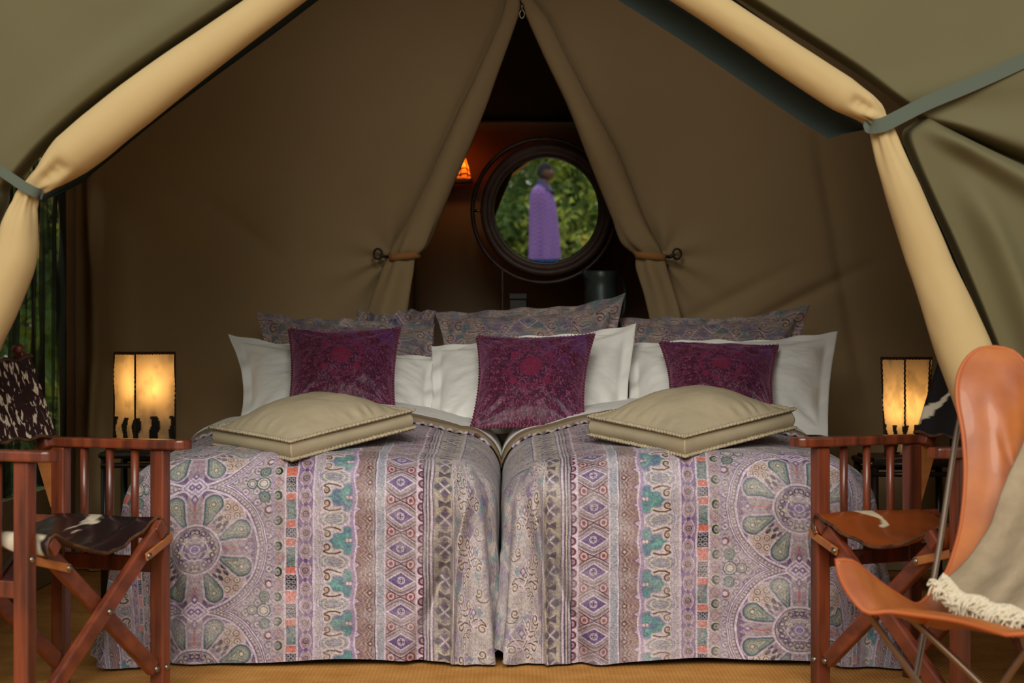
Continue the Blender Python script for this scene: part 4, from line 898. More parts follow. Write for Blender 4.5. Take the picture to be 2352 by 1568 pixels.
# ---------------------------------------------------------------- leather sling chair with a throw
leather = mat('saddle_leather', L3(176, 100, 40), 0.40, 0.45, color2=L3(146, 74, 30), nscale=7, bump=0.12, bscale=90, bdist=0.001, coat=0.15)
leather_e = mat('saddle_leather_edge', L3(172, 88, 40), 0.5, 0.4)

LAT = np.array([0.81, -0.58, 0.0]); LAT /= np.linalg.norm(LAT); WCH = 0.69
def arr(pts, n):
    q = np.array(bez([Vector(p) for p in pts], 20)); s = np.concatenate([[0], np.cumsum(np.linalg.norm(np.diff(q, axis=0), axis=1))]); t = np.linspace(0, s[-1], n); return np.stack([np.interp(t, s, q[:, k]) for k in range(3)], 1)
def mirror_lat(P, P0):            # reflect a curve in the middle plane of the chair
    M0 = P0+LAT*WCH/2; return P-2*((P-M0) @ LAT)[:, None]*LAT
nS = 121
Lc = arr([unp(*p) for p in [(1921, 1286, 3.72), (1960, 1291, 3.74), (2012, 1332, 3.80), (2069, 1371, 3.87), (2108, 1388, 3.93), (2141, 1358, 3.98), (2172, 1317, 4.02), (2192, 1265, 4.06), (2208, 1198, 4.10), (2217, 1095, 4.15), (2212, 1000, 4.19), (2198, 920, 4.22), (2200, 868, 4.24), (2217, 828, 4.26), (2246, 803, 4.27), (2285, 797, 4.28)]], nS)
P0 = Lc[0]; B0 = Lc[-1]
Fh = arr([unp(*p) for p in [(1921, 1286, 3.72), (1932, 1330, 3.715), (1958, 1375, 3.71), (1992, 1406, 3.70), (2040, 1404, 3.69), (2090, 1410, 3.67), (2200, 1426, 3.61)]]+[Vector(P0+LAT*WCH/2)+Vector((0, 0, -0.115))], 61)
Bh = arr([unp(*p) for p in [(2285, 797, 4.28), (2325, 806, 4.27), (2358, 840, 4.25), (2378, 900, 4.23), (2384, 990, 4.20), (2400, 1080, 4.17), (2460, 1150, 4.13)]]+[Vector(B0+LAT*WCH/2)+Vector((0, -0.02, -0.36))], 61)
Fc_ = np.concatenate([Fh, mirror_lat(Fh, P0)[::-1][1:]]); Bc_ = np.concatenate([Bh, mirror_lat(Bh, P0)[::-1][1:]]); Rc_ = mirror_lat(Lc, P0)
def coons(F_, B_, L_, R_):
    n = len(F_); m = len(L_); u = np.linspace(0, 1, n)[:, None, None]; v = np.linspace(0, 1, m)[None, :, None]
    return (1-v)*F_[:, None]+v*B_[:, None]+(1-u)*L_[None]+u*R_[None]-((1-u)*(1-v)*F_[0]+u*(1-v)*F_[-1]+(1-u)*v*B_[0]+u*v*B_[-1])
SG = coons(Fc_, Bc_, Lc, Rc_)
uu = np.linspace(0, 1, nS)[:, None]; vv = np.linspace(0, 1, nS)[None, :]
SG[..., 2] += 0.17*(16*uu*(1-uu)*vv*(1-vv))**1.15
org = P0+LAT*WCH/2; root = empty('sling_chair', (float(org[0]), float(org[1]), 0)); O = np.array(root.location)
sl = grid('leather_sling', SG-O, leather, root); s = sl.modifiers.new('thick', 'SOLIDIFY'); s.thickness = 0.006; s.offset = 0
rim = np.concatenate([Lc[::-1], Fc_[1:], Rc_[1:], Bc_[::-1][1:-1]])-O
tubeobj('stitched_rim', [Vector(p) for p in rim[::2]], 0.0048, leather_e, sl, n=8, closed=True)
for pts, r, nmx in (([(2250, 830, 4.36), (2204, 962, 4.29), (2150, 1300, 4.12), (2060, 1798, 3.90)], 0.0068, 'a'), ([(1960, 1306, 3.80), (2062, 1392, 3.84), (2250, 1568, 3.78), (2510, 1818, 3.73)], 0.0075, 'b'), ([(1955, 1340, 3.80), (1994, 1408, 3.84), (2108, 1568, 3.86), (2260, 1795, 3.93)], 0.0068, 'c'), ([(2440, 1372, 3.55), (2351, 1503, 3.62), (2306, 1568, 3.66), (2150, 1810, 3.83)], 0.0070, 'd')):
    p = [unp(*q)-Vector(O) for q in pts]; p[-1].z = 0.008
    tubeobj('frame_rod', bez(p, 8), r, rod_m, root, n=12)
for a, b in (((2060, 1798, 3.90), (2510, 1818, 3.73)), ((2260, 1795, 3.93), (2510, 1818, 3.73))):
    p = [unp(*a)-Vector(O), unp(*b)-Vector(O)]; p[0].z = p[1].z = 0.008
    tubeobj('frame_rod', p, .007, rod_m, root, n=10)
tag(root, 'tan leather sling chair on a thin crossed metal frame', 'chair')
# beige throw over it, with a knotted fringe
throw_m = mat('throw_beige_wool', L3(164, 144, 114), 0.9, 0.1, color2=L3(150, 130, 102), nscale=18, bump=0.5, bscale=140, bdist=0.003, weave=0.4, wscale=240)
fringe_m = mat('throw_fringe_cream', L3(210, 194, 164), 0.9, 0.1)
Lt = arr([unp(*p) for p in [(2168, 1338, 3.90), (2218, 1290, 3.95), (2244, 1255, 3.98), (2270, 1213, 4.01), (2295, 1141, 4.05), (2316, 1090, 4.08), (2352, 1012, 4.11), (2392, 900, 4.14), (2420, 800, 4.20)]], 90)
Bt = arr([unp(*p) for p in [(2168, 1338, 3.90), (2196, 1368, 3.85), (2250, 1394, 3.77), (2310, 1412, 3.68), (2360, 1424, 3.62), (2450, 1420, 3.56), (2620, 1400, 3.45)]], 110)
Tt = arr([Vector(Lt[-1]), Vector(Lt[-1]+np.array([.15, -.1, 0])), Vector(Lt[-1]+np.array([.42, -.28, 0]))], 110)
Rt = arr([Vector(Bt[-1]), Vector((Bt[-1]+Tt[-1])/2+np.array([0, .05, -.05])), Vector(Tt[-1])], 90)
TG = coons(Bt, Tt, Lt, Rt); nn_ = np.array([0, -.8, .6]); TG[..., 2] += 0.0; U, V = np.meshgrid(np.linspace(0, 1, 110), np.linspace(0, 1, 90), indexing='ij')
TG = TG+nn_*(0.010+0.014*(fbm(U*6, V*3, 3)-.4)+0.006*np.sin(U*30+V*3)*(1-V))[..., None]
th = grid('throw', TG, throw_m); s = th.modifiers.new('thick', 'SOLIDIFY'); s.thickness = 0.006
tag(th, 'beige woven throw with cream fringe draped over the leather sling chair', 'throw')
bmv = []; r2 = random.Random(4); acc = []
for k in range(230):
    t = k/229; q = TG[min(109, int(t*109)), 0]; tan = TG[min(109, int(t*109)+1 if t < 1 else 109), 0]-TG[max(0, int(t*109)-1), 0]; tan = tan/(np.linalg.norm(tan)+1e-9)
    outd = np.array([-.55, -.75, -.10]) ; L = 0.055+0.03*r2.random(); cv = (r2.random()-.5)*.06; w1_ = r2.random()*6
    pts = [Vector(q+outd*L*x+tan*(cv*x*x+.006*math.sin(x*9+w1_))+np.array([0, 0, .012+.012*math.sin(x*7+w1_)*x-.018*x])) for x in np.linspace(0, 1, 8)]
    T = tube(pts, [.0024, .0034, .0026, .0024, .0024, .0022, .0022, .0014], 5); acc.append(T)
allv = np.concatenate([a.reshape(-1, 3) for a in acc]); fs = []
for k in range(len(acc)):
    for i in range(7):
        for j in range(5):
            a = k*40+i*5+j; b = k*40+i*5+(j+1) % 5; fs.append((a, b, b+5, a+5))
me = bpy.data.meshes.new('fringe'); me.from_pydata([tuple(v) for v in allv], [], fs); me.materials.append(fringe_m); fo = link(bpy.data.objects.new('fringe', me), th); fo['kind'] = 'stuff'

# ---------------------------------------------------------------- bedside tables and parchment lamps
def side_table(px0, px1, Y, ztop, lab, dep=0.36):
    x0 = (px0-1176)*Y/F; x1 = (px1-1176)*Y/F; w = x1-x0; root = empty('bedside_table', ((x0+x1)/2, Y+dep/2, 0))
    bm = bmesh.new(); add_box(bm, (0, 0, ztop-0.009), (w-0.02, dep-0.02, 0.018)); bmobj('table_top', bm, wooddark, root, bevel=0.003)
    for sx_ in (-1, 1):
        tubeobj('edge_rail', [(sx_*w/2, -dep/2, ztop-0.02), (sx_*w/2, dep/2, ztop-0.02)], .011, wooddark, root, n=12)
        for sy in (-1, 1): tubeobj('leg', [(sx_*(w/2-.01), sy*(dep/2-.01), 0), (sx_*(w/2-.01), sy*(dep/2-.01), ztop-.02)], .013, wooddark, root, n=12)
    for sy in (-1, 1):
        tubeobj('edge_rail', [(-w/2, sy*dep/2, ztop-0.02), (w/2, sy*dep/2, ztop-0.02)], .011, wooddark, root, n=12)
        tubeobj('stretcher', [(-w/2, sy*dep/2, ztop-0.055), (w/2, sy*dep/2, ztop-0.055)], .009, wooddark, root, n=12)
    bm = bmesh.new(); add_box(bm, (0, 0, 0.16), (w-0.03, dep-0.03, 0.015)); bmobj('shelf', bm, wooddark, root, bevel=0.002)
    tag(root, lab, 'table')
side_table(232, 445, 6.68, 0.525, 'dark wooden bedside table at the left, under a lit parchment lamp')
side_table(2004, 2215, 6.62, 0.498, 'dark wooden bedside table at the right, under a lit parchment lamp')
parch = bpy.data.materials.new('parchment_hide'); parch.use_nodes = True; N = parch.node_tree.nodes; K = parch.node_tree.links
pb = N['Principled BSDF']; tl = N.new('ShaderNodeBsdfTranslucent'); ms = N.new('ShaderNodeMixShader'); ms.inputs[0].default_value = 0.42
at = N.new('ShaderNodeAttribute'); at.attribute_name = 'Col'; K.new(at.outputs['Color'], pb.inputs['Base Color']); K.new(at.outputs['Color'], tl.inputs[0])
pb.inputs['Roughness'].default_value = .6; K.new(pb.outputs[0], ms.inputs[1]); K.new(tl.outputs[0], ms.inputs[2]); K.new(ms.outputs[0], N['Material Output'].inputs[0])
stitch_m = mat('lamp_leather_stitching', L3(70, 44, 26), 0.8, 0.2)
bulb_m = glow('bulb', (1.0, 0.62, 0.22, 1), 14.0)
def parchment_lamp(px, Y, zb, h, rt, rb, nf, rot, lab, ps, bz, boff, energy):
    x = (px-1176)*Y/F; root = empty('parchment_lamp', (x, Y, zb), rot)
    npf, nz = 30, 130; ang = [2*PI*k/nf for k in range(nf)]; P = np.zeros((nf*npf, nz, 3)); C = np.zeros((nf*npf, nz, 3))
    for f in range(nf):
        for i in range(npf):
            t = i/npf; a0, a1 = ang[f], 2*PI*(f+1)/nf
            for_j = np.linspace(0, 1, nz); R = rb+(rt-rb)*for_j+0.004*np.sin(for_j*9+f)
            xx = (math.cos(a0)*(1-t)+math.cos(a1)*t)*R*(1-.05*math.sin(PI*t)); yy = (math.sin(a0)*(1-t)+math.sin(a1)*t)*R*(1-.05*math.sin(PI*t))
            P[f*npf+i, :, 0] = xx; P[f*npf+i, :, 1] = yy; P[f*npf+i, :, 2] = for_j*h
            c = lin((234, 208, 162))*(1-0.35*sstep(.45, .75, fbm(np.full(nz, t*3+f*5), for_j*6, 3, 3)))[:, None]
            # wavy dark zebra bands painted round the bottom
            ph = t*2; wv_ = .085*np.sin(for_j*26+f*2.3); bandm = (np.abs(((ph+wv_+.5) % 1)-.5) < .24+.03*np.sin(for_j*30+f))*(for_j < .32+.012*math.sin(f*3+round(ph)))
            c = np.where(bandm[:, None] > 0, lin((26, 28, 26))*np.ones((nz, 1)), c); C[f*npf+i] = c
    sh_ = grid('lamp_shade', P, parch, root, col=C, closeu=True, smooth=False)
    for a in ang:                 # stitched corner seams and rims
        p = [Vector(((rb+(rt-rb)*q)*math.cos(a), (rb+(rt-rb)*q)*math.sin(a), q*h)) for q in np.linspace(0, 1, 60)]
        tubeobj('corner_seam', [v*1.0+Vector((0.0015*math.sin(i*2.1), 0, 0)) for i, v in enumerate(p)], 0.0034, stitch_m, sh_, n=6)
    for z_, R in ((h, rt), (0.0, rb)):
        m_ = 240; ring = []
        for i in range(m_):
            f = int(i/m_*nf); t = i/m_*nf-f; a0, a1 = ang[f], 2*PI*(f+1)/nf
            ring.append(Vector(((math.cos(a0)*(1-t)+math.cos(a1)*t)*R+.0015*math.sin(i*1.7), (math.sin(a0)*(1-t)+math.sin(a1)*t)*R, z_+.0022*math.cos(i*1.7))))
        tubeobj('rim_stitching', ring, 0.0042, stitch_m, sh_, n=6, closed=True)
    lathe('base', [(0.0001, 0.004), (0.045, 0.004), (0.048, 0.012), (0.02, 0.02), (0.012, bz-.04), (0.0001, bz-.04)], wooddark, root, 20, Matrix.Translation((boff[0], boff[1], 0)))
    lathe('bulb', [(0.0001, -.04), (.012, -.03), (.022, -.005), (.026, .012), (.018, .03), (.0001, .036)], bulb_m, root, 20, Matrix.Translation((boff[0], boff[1], bz)))
    li = bpy.data.lights.new('lamp_light', 'POINT'); li.energy = energy; li.color = (1, .63, .27); li.shadow_soft_size = .03; lo = bpy.data.objects.new('lamp_light', li); link(lo, root); lo.location = (boff[0], boff[1], bz+.01)
    tag(root, lab, 'lamp')
    return root
parchment_lamp(332, 6.86, 0.527, 0.336, 0.112, 0.114, 4, math.radians(84), 'square parchment bedside lamp, lit, on the table at the left', 1, 0.215, (-0.03, -0.02), 3.4)
parchment_lamp(2082, 6.80, 0.500, 0.345, 0.098, 0.082, 6, math.radians(15), 'flared parchment bedside lamp with stitched rim, lit, on the table at the right', 2, 0.165, (-0.015, -0.02), 2.4)

# ---------------------------------------------------------------- washstand with the round mirror, jug, box and bowl
YM = 8.5; mc = unp(1255, 483, YM); M_n = Vector((-0.167, -2.0, -0.0936)).normalized()
def mplane(mx_, rx): return mx_
zw = 0.86
root = empty('washstand', (0.20, YM+0.02, 0))
bm = bmesh.new(); add_box(bm, (0, 0, zw-.0125), (1.15, 0.42, 0.025)); bmobj('table_top', bm, wooddark, root, bevel=.003)
for sx_ in (-1, 1):
    for sy in (-1, 1):
        bm = bmesh.new(); add_box(bm, (sx_*.54, sy*.18, (zw-.025)/2), (.04, .04, zw-.025)); bmobj('leg', bm, wooddark, root, bevel=.003)
tag(root, 'dark wooden washstand behind the bed heads, carrying the round mirror', 'table')
mirror_m = mat('mirror_silver', (0.90, 0.92, 0.90, 1), 0.0, 0.5, metal=1.0)
frame_m = mat('mirror_frame_dark_leather', L3(104, 78, 66), 0.5, 0.35, color2=L3(86, 62, 52), nscale=18, bump=.2, bscale=60, bdist=.001)
leath_dk = mat('dark_leather_wrap', L3(86, 60, 50), 0.4, 0.45, color2=L3(62, 42, 36), nscale=30, bump=.2, bscale=120, bdist=.001)
root = empty('round_mirror', (mc.x, mc.y, zw)); inv = Vector((-mc.x, -mc.y, -zw))
Q = Vector((0, 0, 1)).rotation_difference(M_n).to_matrix().to_4x4(); MM = Matrix.Translation(mc+inv) @ Q
k = YM/F
lathe('mirror_glass', [(0.0, 0.004), (60*k, 0.004), (119*k, 0.004), (123.5*k, 0.001), (124*k, -.004)], mirror_m, root, 96, MM).data.polygons.foreach_set('use_smooth', [False]*(96*4))
lathe('frame', [(122.5*k, -.012), (122.5*k, 0.006), (124.5*k, .012), (130*k, .018), (137*k, .016), (139*k, .010), (141*k, .017), (148*k, .012), (152*k, 0), (152*k, -.012), (120*k, -.014)], frame_m, root, 96, MM)
c2 = unp(1250, 484, YM+0.015)+inv
ringp = [c2+Vector((165*k*math.cos(t), 0.0, 165*k*math.sin(t))) for t in np.linspace(0, 2*PI, 120, endpoint=False)]
st_ = tubeobj('stand_ring', ringp, 0.0095, leath_dk, root, n=12, closed=True)
for sx_, pz in ((1154, 618), (1346, 618)):
    p0 = unp(sx_, pz+1, YM+.015)+inv; tubeobj('stand_leg', bez([p0, Vector((p0.x, p0.y, p0.z-.05)), Vector((p0.x, p0.y, 0.0))], 6), .0085, leath_dk, root, n=12)
for t in (0, PI): tubeobj('pivot', [c2+Vector((165*k*math.cos(t), 0, 0)), mc+inv+Vector((150*k*math.cos(t), 0, 0))], .006, metal_m, root, n=8)
tag(root, 'round mirror in a dark leather ring frame on a stand, reflecting a person in purple', 'mirror')
jug_m = mat('jug_dark_enamel', L3(110, 122, 116), 0.38, 0.5, metal=.3, color2=L3(84, 92, 88), nscale=9)
jx = (1382-1176)*8.40/F; J = empty('water_jug', (jx, 8.40, zw)); hz = (CH-(622-784)*8.40/F)-zw
body = lathe('body', [(0.0001, 0), (.086, 0), (.090, .01), (.088, .03), (.080, hz*.45), (.070, hz*.80), (.068, hz*.86), (.072, hz*.90), (.073, hz*.985), (.070, hz), (.066, hz-.004), (.064, hz*.9), (.0001, hz*.85)], jug_m, J, 48)
tubeobj('handle', bez([(.060, .03, hz*.93), (.09, .06, hz*.92), (.105, .07, hz*.75), (.10, .06, hz*.5), (.070, .03, hz*.40)], 10), .007, jug_m, J, n=10)
tubeobj('spout', bez([(-.060, -.02, hz*.92), (-.070, -.025, hz*.96), (-.080, -.03, hz*1.0)], 6), [.016]*12+[.013], jug_m, J, n=12)
tag(J, 'dark enamel water jug on the washstand, in front of the mirror frame', 'jug')
bx = unp(1190, 700, 8.42); b_ = empty('wooden_box', (bx.x, 8.42, zw)); hb = CH-(673-784)*8.42/F-zw
bm = bmesh.new(); add_box(bm, (0, 0, (hb-.03)/2), (.076, .076, hb-.03)); bmobj('body', bm, wooddark, b_, bevel=.003)
bm = bmesh.new(); add_box(bm, (0, 0, hb-.015), (.082, .082, .028)); bmobj('lid', bm, wooddark, b_, bevel=.004)
tag(b_, 'small dark wooden box standing on the washstand below the mirror', 'box')
bowl_m = mat('bowl_brown_wood', L3(124, 92, 54), .5, .3, color2=L3(92, 64, 38), nscale=14)
bl = (1270-1176)*8.36/F; hb = CH-(709-784)*8.36/F-zw
o = lathe('wooden_bowl', [(0.0001, 0), (.05, 0), (.055, .008), (.078, hb*.5), (.088, hb-.008), (.092, hb-.002), (.091, hb+.002), (.085, hb), (.07, hb*.5), (.04, .02), (.0001, .016)], bowl_m, None, 48); o.location = (bl, 8.34, zw)
tag(o, 'brown wooden bowl on the washstand between the box and the jug', 'bowl')
# glowing wicker lantern on the bathroom wall
YW = 9.12; wx = unp(1052, 384, YW); W_ = empty('wicker_lantern', (wx.x, YW, wx.z))
shm = bpy.data.materials.new('lantern_shade_orange'); shm.use_nodes = True; N = shm.node_tree.nodes; K = shm.node_tree.links
tl = N.new('ShaderNodeBsdfTranslucent'); tl.inputs[0].default_value = L3(250, 150, 60); ms = N.new('ShaderNodeMixShader'); ms.inputs[0].default_value = .6; N['Principled BSDF'].inputs['Base Color'].default_value = L3(190, 100, 40)
K.new(N['Principled BSDF'].outputs[0], ms.inputs[1]); K.new(tl.outputs[0], ms.inputs[2]); K.new(ms.outputs[0], N['Material Output'].inputs[0])
lathe('shade', [(.018, .085), (.034, .05), (.052, 0), (.062, -.045), (.060, -.055)], shm, W_, 40)
for k_ in range(5): z_ = .075-.028*k_; r_ = .021+(.075-z_)*.34; tubeobj('cane_ring', [(r_*math.cos(t), r_*math.sin(t), z_+.004*math.sin(5*t)) for t in np.linspace(0, 2*PI, 40, endpoint=False)], .0022, wooddark, W_, n=6, closed=True)
for k_ in range(10):
    a = k_*PI/5; tubeobj('cane_rib', [((.019)*math.cos(a), .019*math.sin(a), .085), (.036*math.cos(a+.1), .036*math.sin(a+.1), .05), (.053*math.cos(a), .053*math.sin(a), 0), (.063*math.cos(a-.1), .063*math.sin(a-.1), -.05)], .0022, wooddark, W_, n=6)
bm = bmesh.new(); add_box(bm, (0, .07, -.06), (.14, .05, .02)); bmobj('bracket', bm, wooddark, W_, bevel=.002)
tubeobj('bracket_arm', [(0, .11, .09), (0, .05, .11), (0, 0, .09)], .004, wooddark, W_, n=8)
lathe('bulb', [(0.0001, -.02), (.014, -.01), (.018, .005), (.0001, .022)], glow('lantern_bulb', (1, .45, .12, 1), 12), W_, 16)
li = bpy.data.lights.new('lantern_light', 'POINT'); li.energy = 0.9; li.color = (1, .42, .12); li.shadow_soft_size = .02; lo = link(bpy.data.objects.new('lantern_light', li), W_); lo.location = (0, -.01, .01)
tag(W_, 'glowing orange wicker lantern on the bathroom wall beside the mirror', 'lamp')

# ---------------------------------------------------------------- outside: bushes and the person the mirror shows
leafm = mat('leaf_green', (0, 0, 0, 1), 0.6, 0.3, vcol=True)
N = leafm.node_tree.nodes; K = leafm.node_tree.links; tl = N.new('ShaderNodeBsdfTranslucent'); ms = N.new('ShaderNodeMixShader'); ms.inputs[0].default_value = .45
K.new(N['Principled BSDF'].inputs['Base Color'].links[0].from_socket, tl.inputs[0]); K.new(N['Principled BSDF'].outputs[0], ms.inputs[1]); K.new(tl.outputs[0], ms.inputs[2]); K.new(ms.outputs[0], N['Material Output'].inputs[0])
def leaf_mesh(name, seed, n, rx, ry, rz, size, cols):
    r = np.random.RandomState(seed)
    ncl = 60; cc = r.randn(ncl, 3); cc /= np.linalg.norm(cc, axis=1, keepdims=True); cc *= (0.35+0.6*r.rand(ncl, 1)**.5); cc[:, 2] = np.abs(cc[:, 2])*1.9-0.9
    ci = r.randint(0, ncl, n); p = cc[ci]+r.randn(n, 3)*0.14; p = p*np.array([rx, ry, rz]); p[:, 2] += rz; p[:, 2] = np.abs(p[:, 2])+.02
    a = r.randn(n, 3); a /= np.linalg.norm(a, axis=1, keepdims=True); b = np.cross(a, r.randn(n, 3)); b /= np.linalg.norm(b, axis=1, keepdims=True); c = np.cross(a, b)
    L = size*(0.6+0.8*r.rand(n, 1)); W = L*0.42
    V = np.stack([p-a*L, p+b*W-a*L*.1+c*W*.25, p+a*L, p-b*W-a*L*.1+c*W*.25], 1).reshape(-1, 3)
    me = bpy.data.meshes.new(name); me.vertices.add(4*n); me.vertices.foreach_set('co', V.reshape(-1).astype(np.float32))
    i = np.arange(n)*4; q = np.stack([i, i+1, i+2, i, i+2, i+3], 1).reshape(-1)
    me.loops.add(6*n); me.loops.foreach_set('vertex_index', q.astype(np.int32)); me.polygons.add(2*n); me.polygons.foreach_set('loop_start', np.arange(0, 6*n, 3, dtype=np.int32)); me.update(calc_edges=True)
    at = me.color_attributes.new('Col', 'FLOAT_COLOR', 'POINT'); base = np.stack([lin(k) for k in cols]); ch = 1.9*base[(r.randint(0, len(cols), ncl))[ci]]*(0.7+0.6*r.rand(n, 1))
    c4 = np.ones((4*n, 4), dtype=np.float32); ch = ch*np.array([1.12, .90, 1.25]); c4[:, :3] = np.repeat(ch, 4, 0); at.data.foreach_set('color', c4.reshape(-1)); me.materials.append(leafm)
    return me
bark = mat('bark', L3(96, 76, 56), .9, .1, bump=.5, bscale=20)
G1 = [(120, 150, 62), (150, 172, 70), (96, 126, 60), (84, 112, 54)]; G2 = [(92, 118, 62), (120, 142, 72), (74, 96, 52), (140, 130, 70)]; G3 = [(176, 186, 74), (140, 166, 66), (200, 190, 90), (110, 140, 60)]
meshes = [leaf_mesh('foliage', 1, 7000, 1.5, 1.1, 1.7, .085, G1), leaf_mesh('foliage', 2, 7000, 1.7, 1.2, 2.0, .085, G2), leaf_mesh('foliage', 3, 5000, 1.1, .9, .8, .07, G3)]
def bush(x, y, k, s, rz, lab):
    root = empty('bush', (x, y, -0.07), rz); root.scale = (s, s, s)
    link(bpy.data.objects.new('foliage', meshes[k]), root)
    for j in range(3): tubeobj('stem', bez([(0.1*j-.1, 0, 0), (.15*(j-1), .1*j, .5), (.45*(j-1), .1, 1.2)], 5), .035, bark, root, n=7)
    tag(root, lab, 'bush', 'bushes in front of the tent' if y < 0 else 'bushes beside the tent')
r3 = random.Random(11)
lab_a = 'green bush in front of the tent, seen only in the round mirror'; lab_b = 'green bush outside the netted window'
for i in range(5): bush(-10.4+3.6*i+r3.uniform(-.3, .3), -13.8+r3.uniform(-.6, .6), i % 2, r3.uniform(.95, 1.2), r3.uniform(0, 6), lab_a)
for i in range(5): bush(-12.6+4.6*i+r3.uniform(-.3, .3), -19.0+r3.uniform(-.5, .5), (i+1) % 2, r3.uniform(1.9, 2.3), r3.uniform(0, 6), lab_a)
for i in range(4): bush(-7.2+2.6*i+r3.uniform(-.2, .2), -11.7+r3.uniform(-.3, .3), 2, r3.uniform(.6, .85), r3.uniform(0, 6), lab_a)
for i, (x, y, s) in enumerate(((-4.2, 8.0, 1.0), (-4.4, 11.4, 1.1), (-4.8, 15.6, 1.4), (-5.4, 21.5, 2.0))): bush(x, y, i % 2, s, i*1.3, lab_b)

# where the mirror puts the person: reflect the sight line
mcv = Vector(mc); nv = Vector(M_n)
def reflect_pt(p): return p-2*(p-mcv).dot(nv)*nv
DM = 25.2
Pv = reflect_pt(unp(1247, 500, DM)); px_, py_ = Pv.x, Pv.y
def skinbody(name, V, E, R, m, parent, sub=2):
    me = bpy.data.meshes.new(name); me.from_pydata(V, E, []); me.materials.append(m); o = link(bpy.data.objects.new(name, me), parent)
    sk = o.modifiers.new('skin', 'SKIN'); sk.use_smooth_shade = True
    for i, r in enumerate(R): me.skin_vertices[0].data[i].radius = r if isinstance(r, tuple) else (r, r); me.skin_vertices[0].data[i].use_root = (i == 0)
    su = o.modifiers.new('sub', 'SUBSURF'); su.levels = sub; su.render_levels = sub
    return o
skin_m = mat('skin_dark_brown', L3(120, 82, 60), .5, .4); hair_m = mat('hair_black', L3(58, 58, 60), .9, .1, bump=.6, bscale=200)
person = empty('person', (px_, py_, -0.07)); person.rotation_euler = (0, 0, math.radians(3))
# faces +x; standing; body one surface: pelvis, spine, neck, head, arms with hands, legs with feet
V = [(0, 0, .95), (0, 0, 1.12), (0.0, 0, 1.32), (-.01, 0, 1.46), (.01, 0, 1.53), (.03, 0, 1.60)]; R = [(.15, .12), (.13, .11), (.15, .12), (.10, .09), (.055, .055), (.06, .06)]
E = [(0, 1), (1, 2), (2, 3), (3, 4), (4, 5)]
def add(v, r, par):
    V.append(v); R.append(r); E.append((par, len(V)-1)); return len(V)-1
for s_y in (-1, 1):
    a = add((0, s_y*.15, 1.42), (.06, .06), 3); a = add((-.02, s_y*.165, 1.18), (.045, .045), a); a = add((.03, s_y*.16, .97), (.035, .035), a); h = add((.06, s_y*.17, .90), (.036, .022), a)
    for q in range(4): f = add((.100+.006*q, s_y*(.205-.018*q), .875-.004*q), (.011, .011), h); f = add((.112, s_y*(.205-.018*q), .840-(.006 if q in (1, 2) else 0)), (.009, .009), f)
    t = add((.075, s_y*(.165), .885), (.012, .012), h); add((.09, s_y*.158, .862), (.010, .010), t)
    l = add((0, s_y*.09, .84), (.088, .085), 0); l = add((.015, s_y*.095, .50), (.06, .06), l); l = add((-.01, s_y*.10, .10), (.042, .042), l); l = add((.02, s_y*.10, .045), (.042, .04), l); add((.15, s_y*.11, .03), (.035, .025), l)
body = skinbody('body', V, E, R, skin_m, person)
# head with face: ellipsoid sculpted by a displacement
nu, nv_ = 64, 48; th_ = np.linspace(0, 2*PI, nu, endpoint=False); ph_ = np.linspace(0, PI, nv_); T, H = np.meshgrid(th_, ph_, indexing='ij')
dx, dy, dz = np.cos(T)*np.sin(H), np.sin(T)*np.sin(H), np.cos(H)
X = dx*.100; Yy = dy*.078; Z = dz*.122
g = lambda a0, b0, c0, s: np.exp(-(((dx-a0)**2+(dy-b0)**2+(dz-c0)**2)/s))
X = X+.030*g(.98, 0, -.12, .018)-.010*g(.9, .33, .08, .03)-.010*g(.9, -.33, .08, .03)+.010*g(.95, 0, .25, .08)+.012*g(.88, 0, -.48, .015)+.006*g(.85, 0, -.58, .01)+.018*g(.65, 0, -.8, .08)-.006*g(.92, 0, -.36, .01)
Yy = Yy*(1-.28*sstep(-.1, -1, dz)); 
head = grid('head', np.stack([X+.035, Yy, Z+1.655], -1), skin_m, body, closeu=True)
for s_y in (-1, 1):
    lathe('eye', [(0.0001, .011), (.008, .008), (.011, 0), (.0001, -.01)], mat('eye_white', L3(210, 205, 195), .3), head, 12, Matrix.Translation((.120, s_y*.030, 1.668)) @ Matrix.Rotation(PI/2, 4, 'Y'))
    tubeobj('ear', [Vector((.03+.014*math.cos(a), s_y*.078, 1.655+.028*math.sin(a))) for a in np.linspace(0, 2*PI, 16, endpoint=False)], .007, skin_m, head, n=8, closed=True)
hm = (dz > .30)|((dx < .05) & (dz > -.35)); hr = np.where(hm, 1.07, .95)
grid('hair', np.stack([dx*.100*hr+.032, dy*.078*hr, dz*.122*np.where(hm, 1.05, .95)+1.657], -1), hair_m, person, closeu=True)
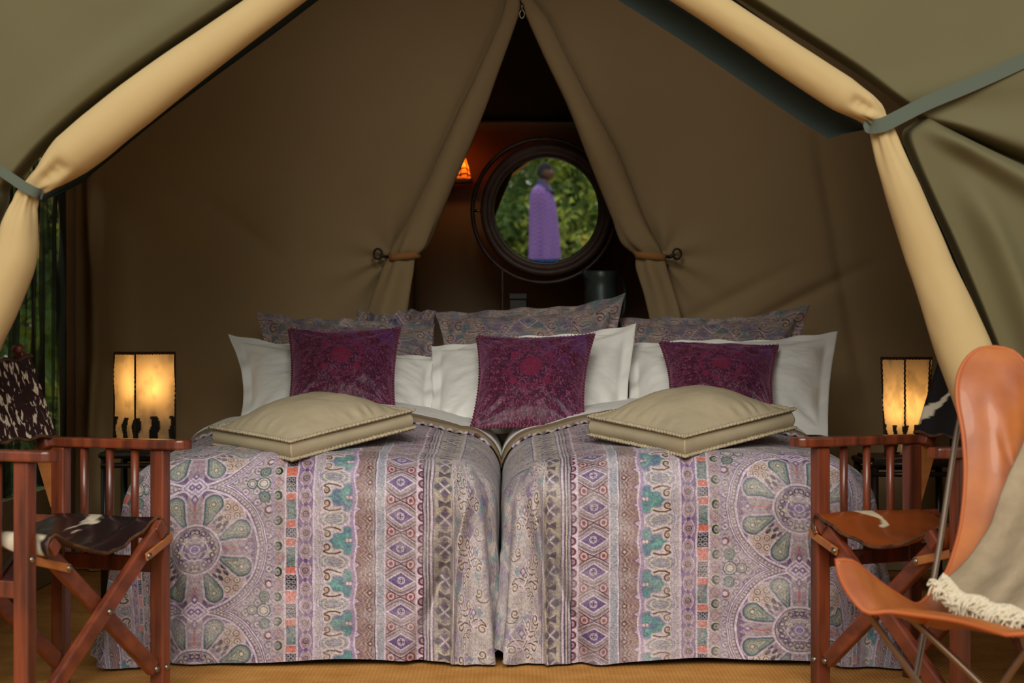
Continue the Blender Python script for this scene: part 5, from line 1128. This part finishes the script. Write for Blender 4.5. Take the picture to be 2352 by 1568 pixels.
# purple checked cloth over the shoulders down to the knees
shawl = bpy.data.materials.new('purple_checked_cloth'); shawl.use_nodes = True; N = shawl.node_tree.nodes; K = shawl.node_tree.links
bk_ = N.new('ShaderNodeTexChecker'); bk_.inputs['Scale'].default_value = 34; bk_.inputs[1].default_value = L3(170, 128, 198); bk_.inputs[2].default_value = L3(146, 102, 172); tcs = N.new('ShaderNodeTexCoord'); K.new(tcs.outputs['Object'], bk_.inputs[0])
K.new(bk_.outputs[0], N['Principled BSDF'].inputs['Base Color']); N['Principled BSDF'].inputs['Roughness'].default_value = .85
zs = np.array([1.50, 1.475, 1.44, 1.38, 1.28, 1.15, 1.0, .85, .70, .60, .52]); rx = np.array([.075, .105, .14, .165, .185, .20, .205, .215, .225, .23, .232]); ry = np.array([.085, .17, .24, .27, .275, .265, .265, .27, .275, .28, .28]); ox = np.array([.0, -.005, -.01, -.015, -.01, .0, .01, .02, .025, .025, .025])
zz = np.linspace(0, 10, 60); T = np.linspace(0, 2*PI, 96, endpoint=False); zI = np.interp(zz, range(11), zs); rX = np.interp(zz, range(11), rx); rY = np.interp(zz, range(11), ry); oX = np.interp(zz, range(11), ox)
A, B = np.meshgrid(T, np.arange(60), indexing='ij'); fold = 1+.10*np.sin(A*6+zI[B]*2.5)*np.clip((1.4-zI[B])*1.2, 0, 1)+.03*np.sin(A*15)
rX *= .86; rY *= .9
grid('shawl', np.stack([oX[B]+rX[B]*np.cos(A)*fold*1.0, rY[B]*np.sin(A)*fold*1.0, zI[B]-.05*np.cos(A-.6)*(B > 50)*0], -1), shawl, person, closeu=True)
bluem = mat('blue_cloth', L3(40, 110, 200), .8, .2); cm = mat('blue_grey_scarf', L3(80, 88, 110), .85, .1, color2=L3(110, 90, 150), nscale=20)
zI = np.linspace(.62, .30, 20); A, B = np.meshgrid(T, np.arange(20), indexing='ij'); fold = 1+.06*np.sin(A*9)
grid('wrap', np.stack([.02+.165*np.cos(A)*fold, .20*np.sin(A)*fold, zI[B]], -1), bluem, person, closeu=True)
zc_ = np.linspace(0, 1, 20); A, B = np.meshgrid(T, np.arange(20), indexing='ij'); rc = np.interp(zc_, [0, .3, .7, 1], [.068, .085, .15, .20])
grid('scarf', np.stack([-.005+rc[B]*.80*np.cos(A)*(1+.06*np.sin(A*6)), rc[B]*1.0*np.sin(A), 1.565-.17*zc_[B]-.04*np.cos(A*2+1)*zc_[B]], -1), cm, person, closeu=True)
tag(person, 'person in a purple checked shawl over blue cloth standing in profile, seen in the mirror', 'person')
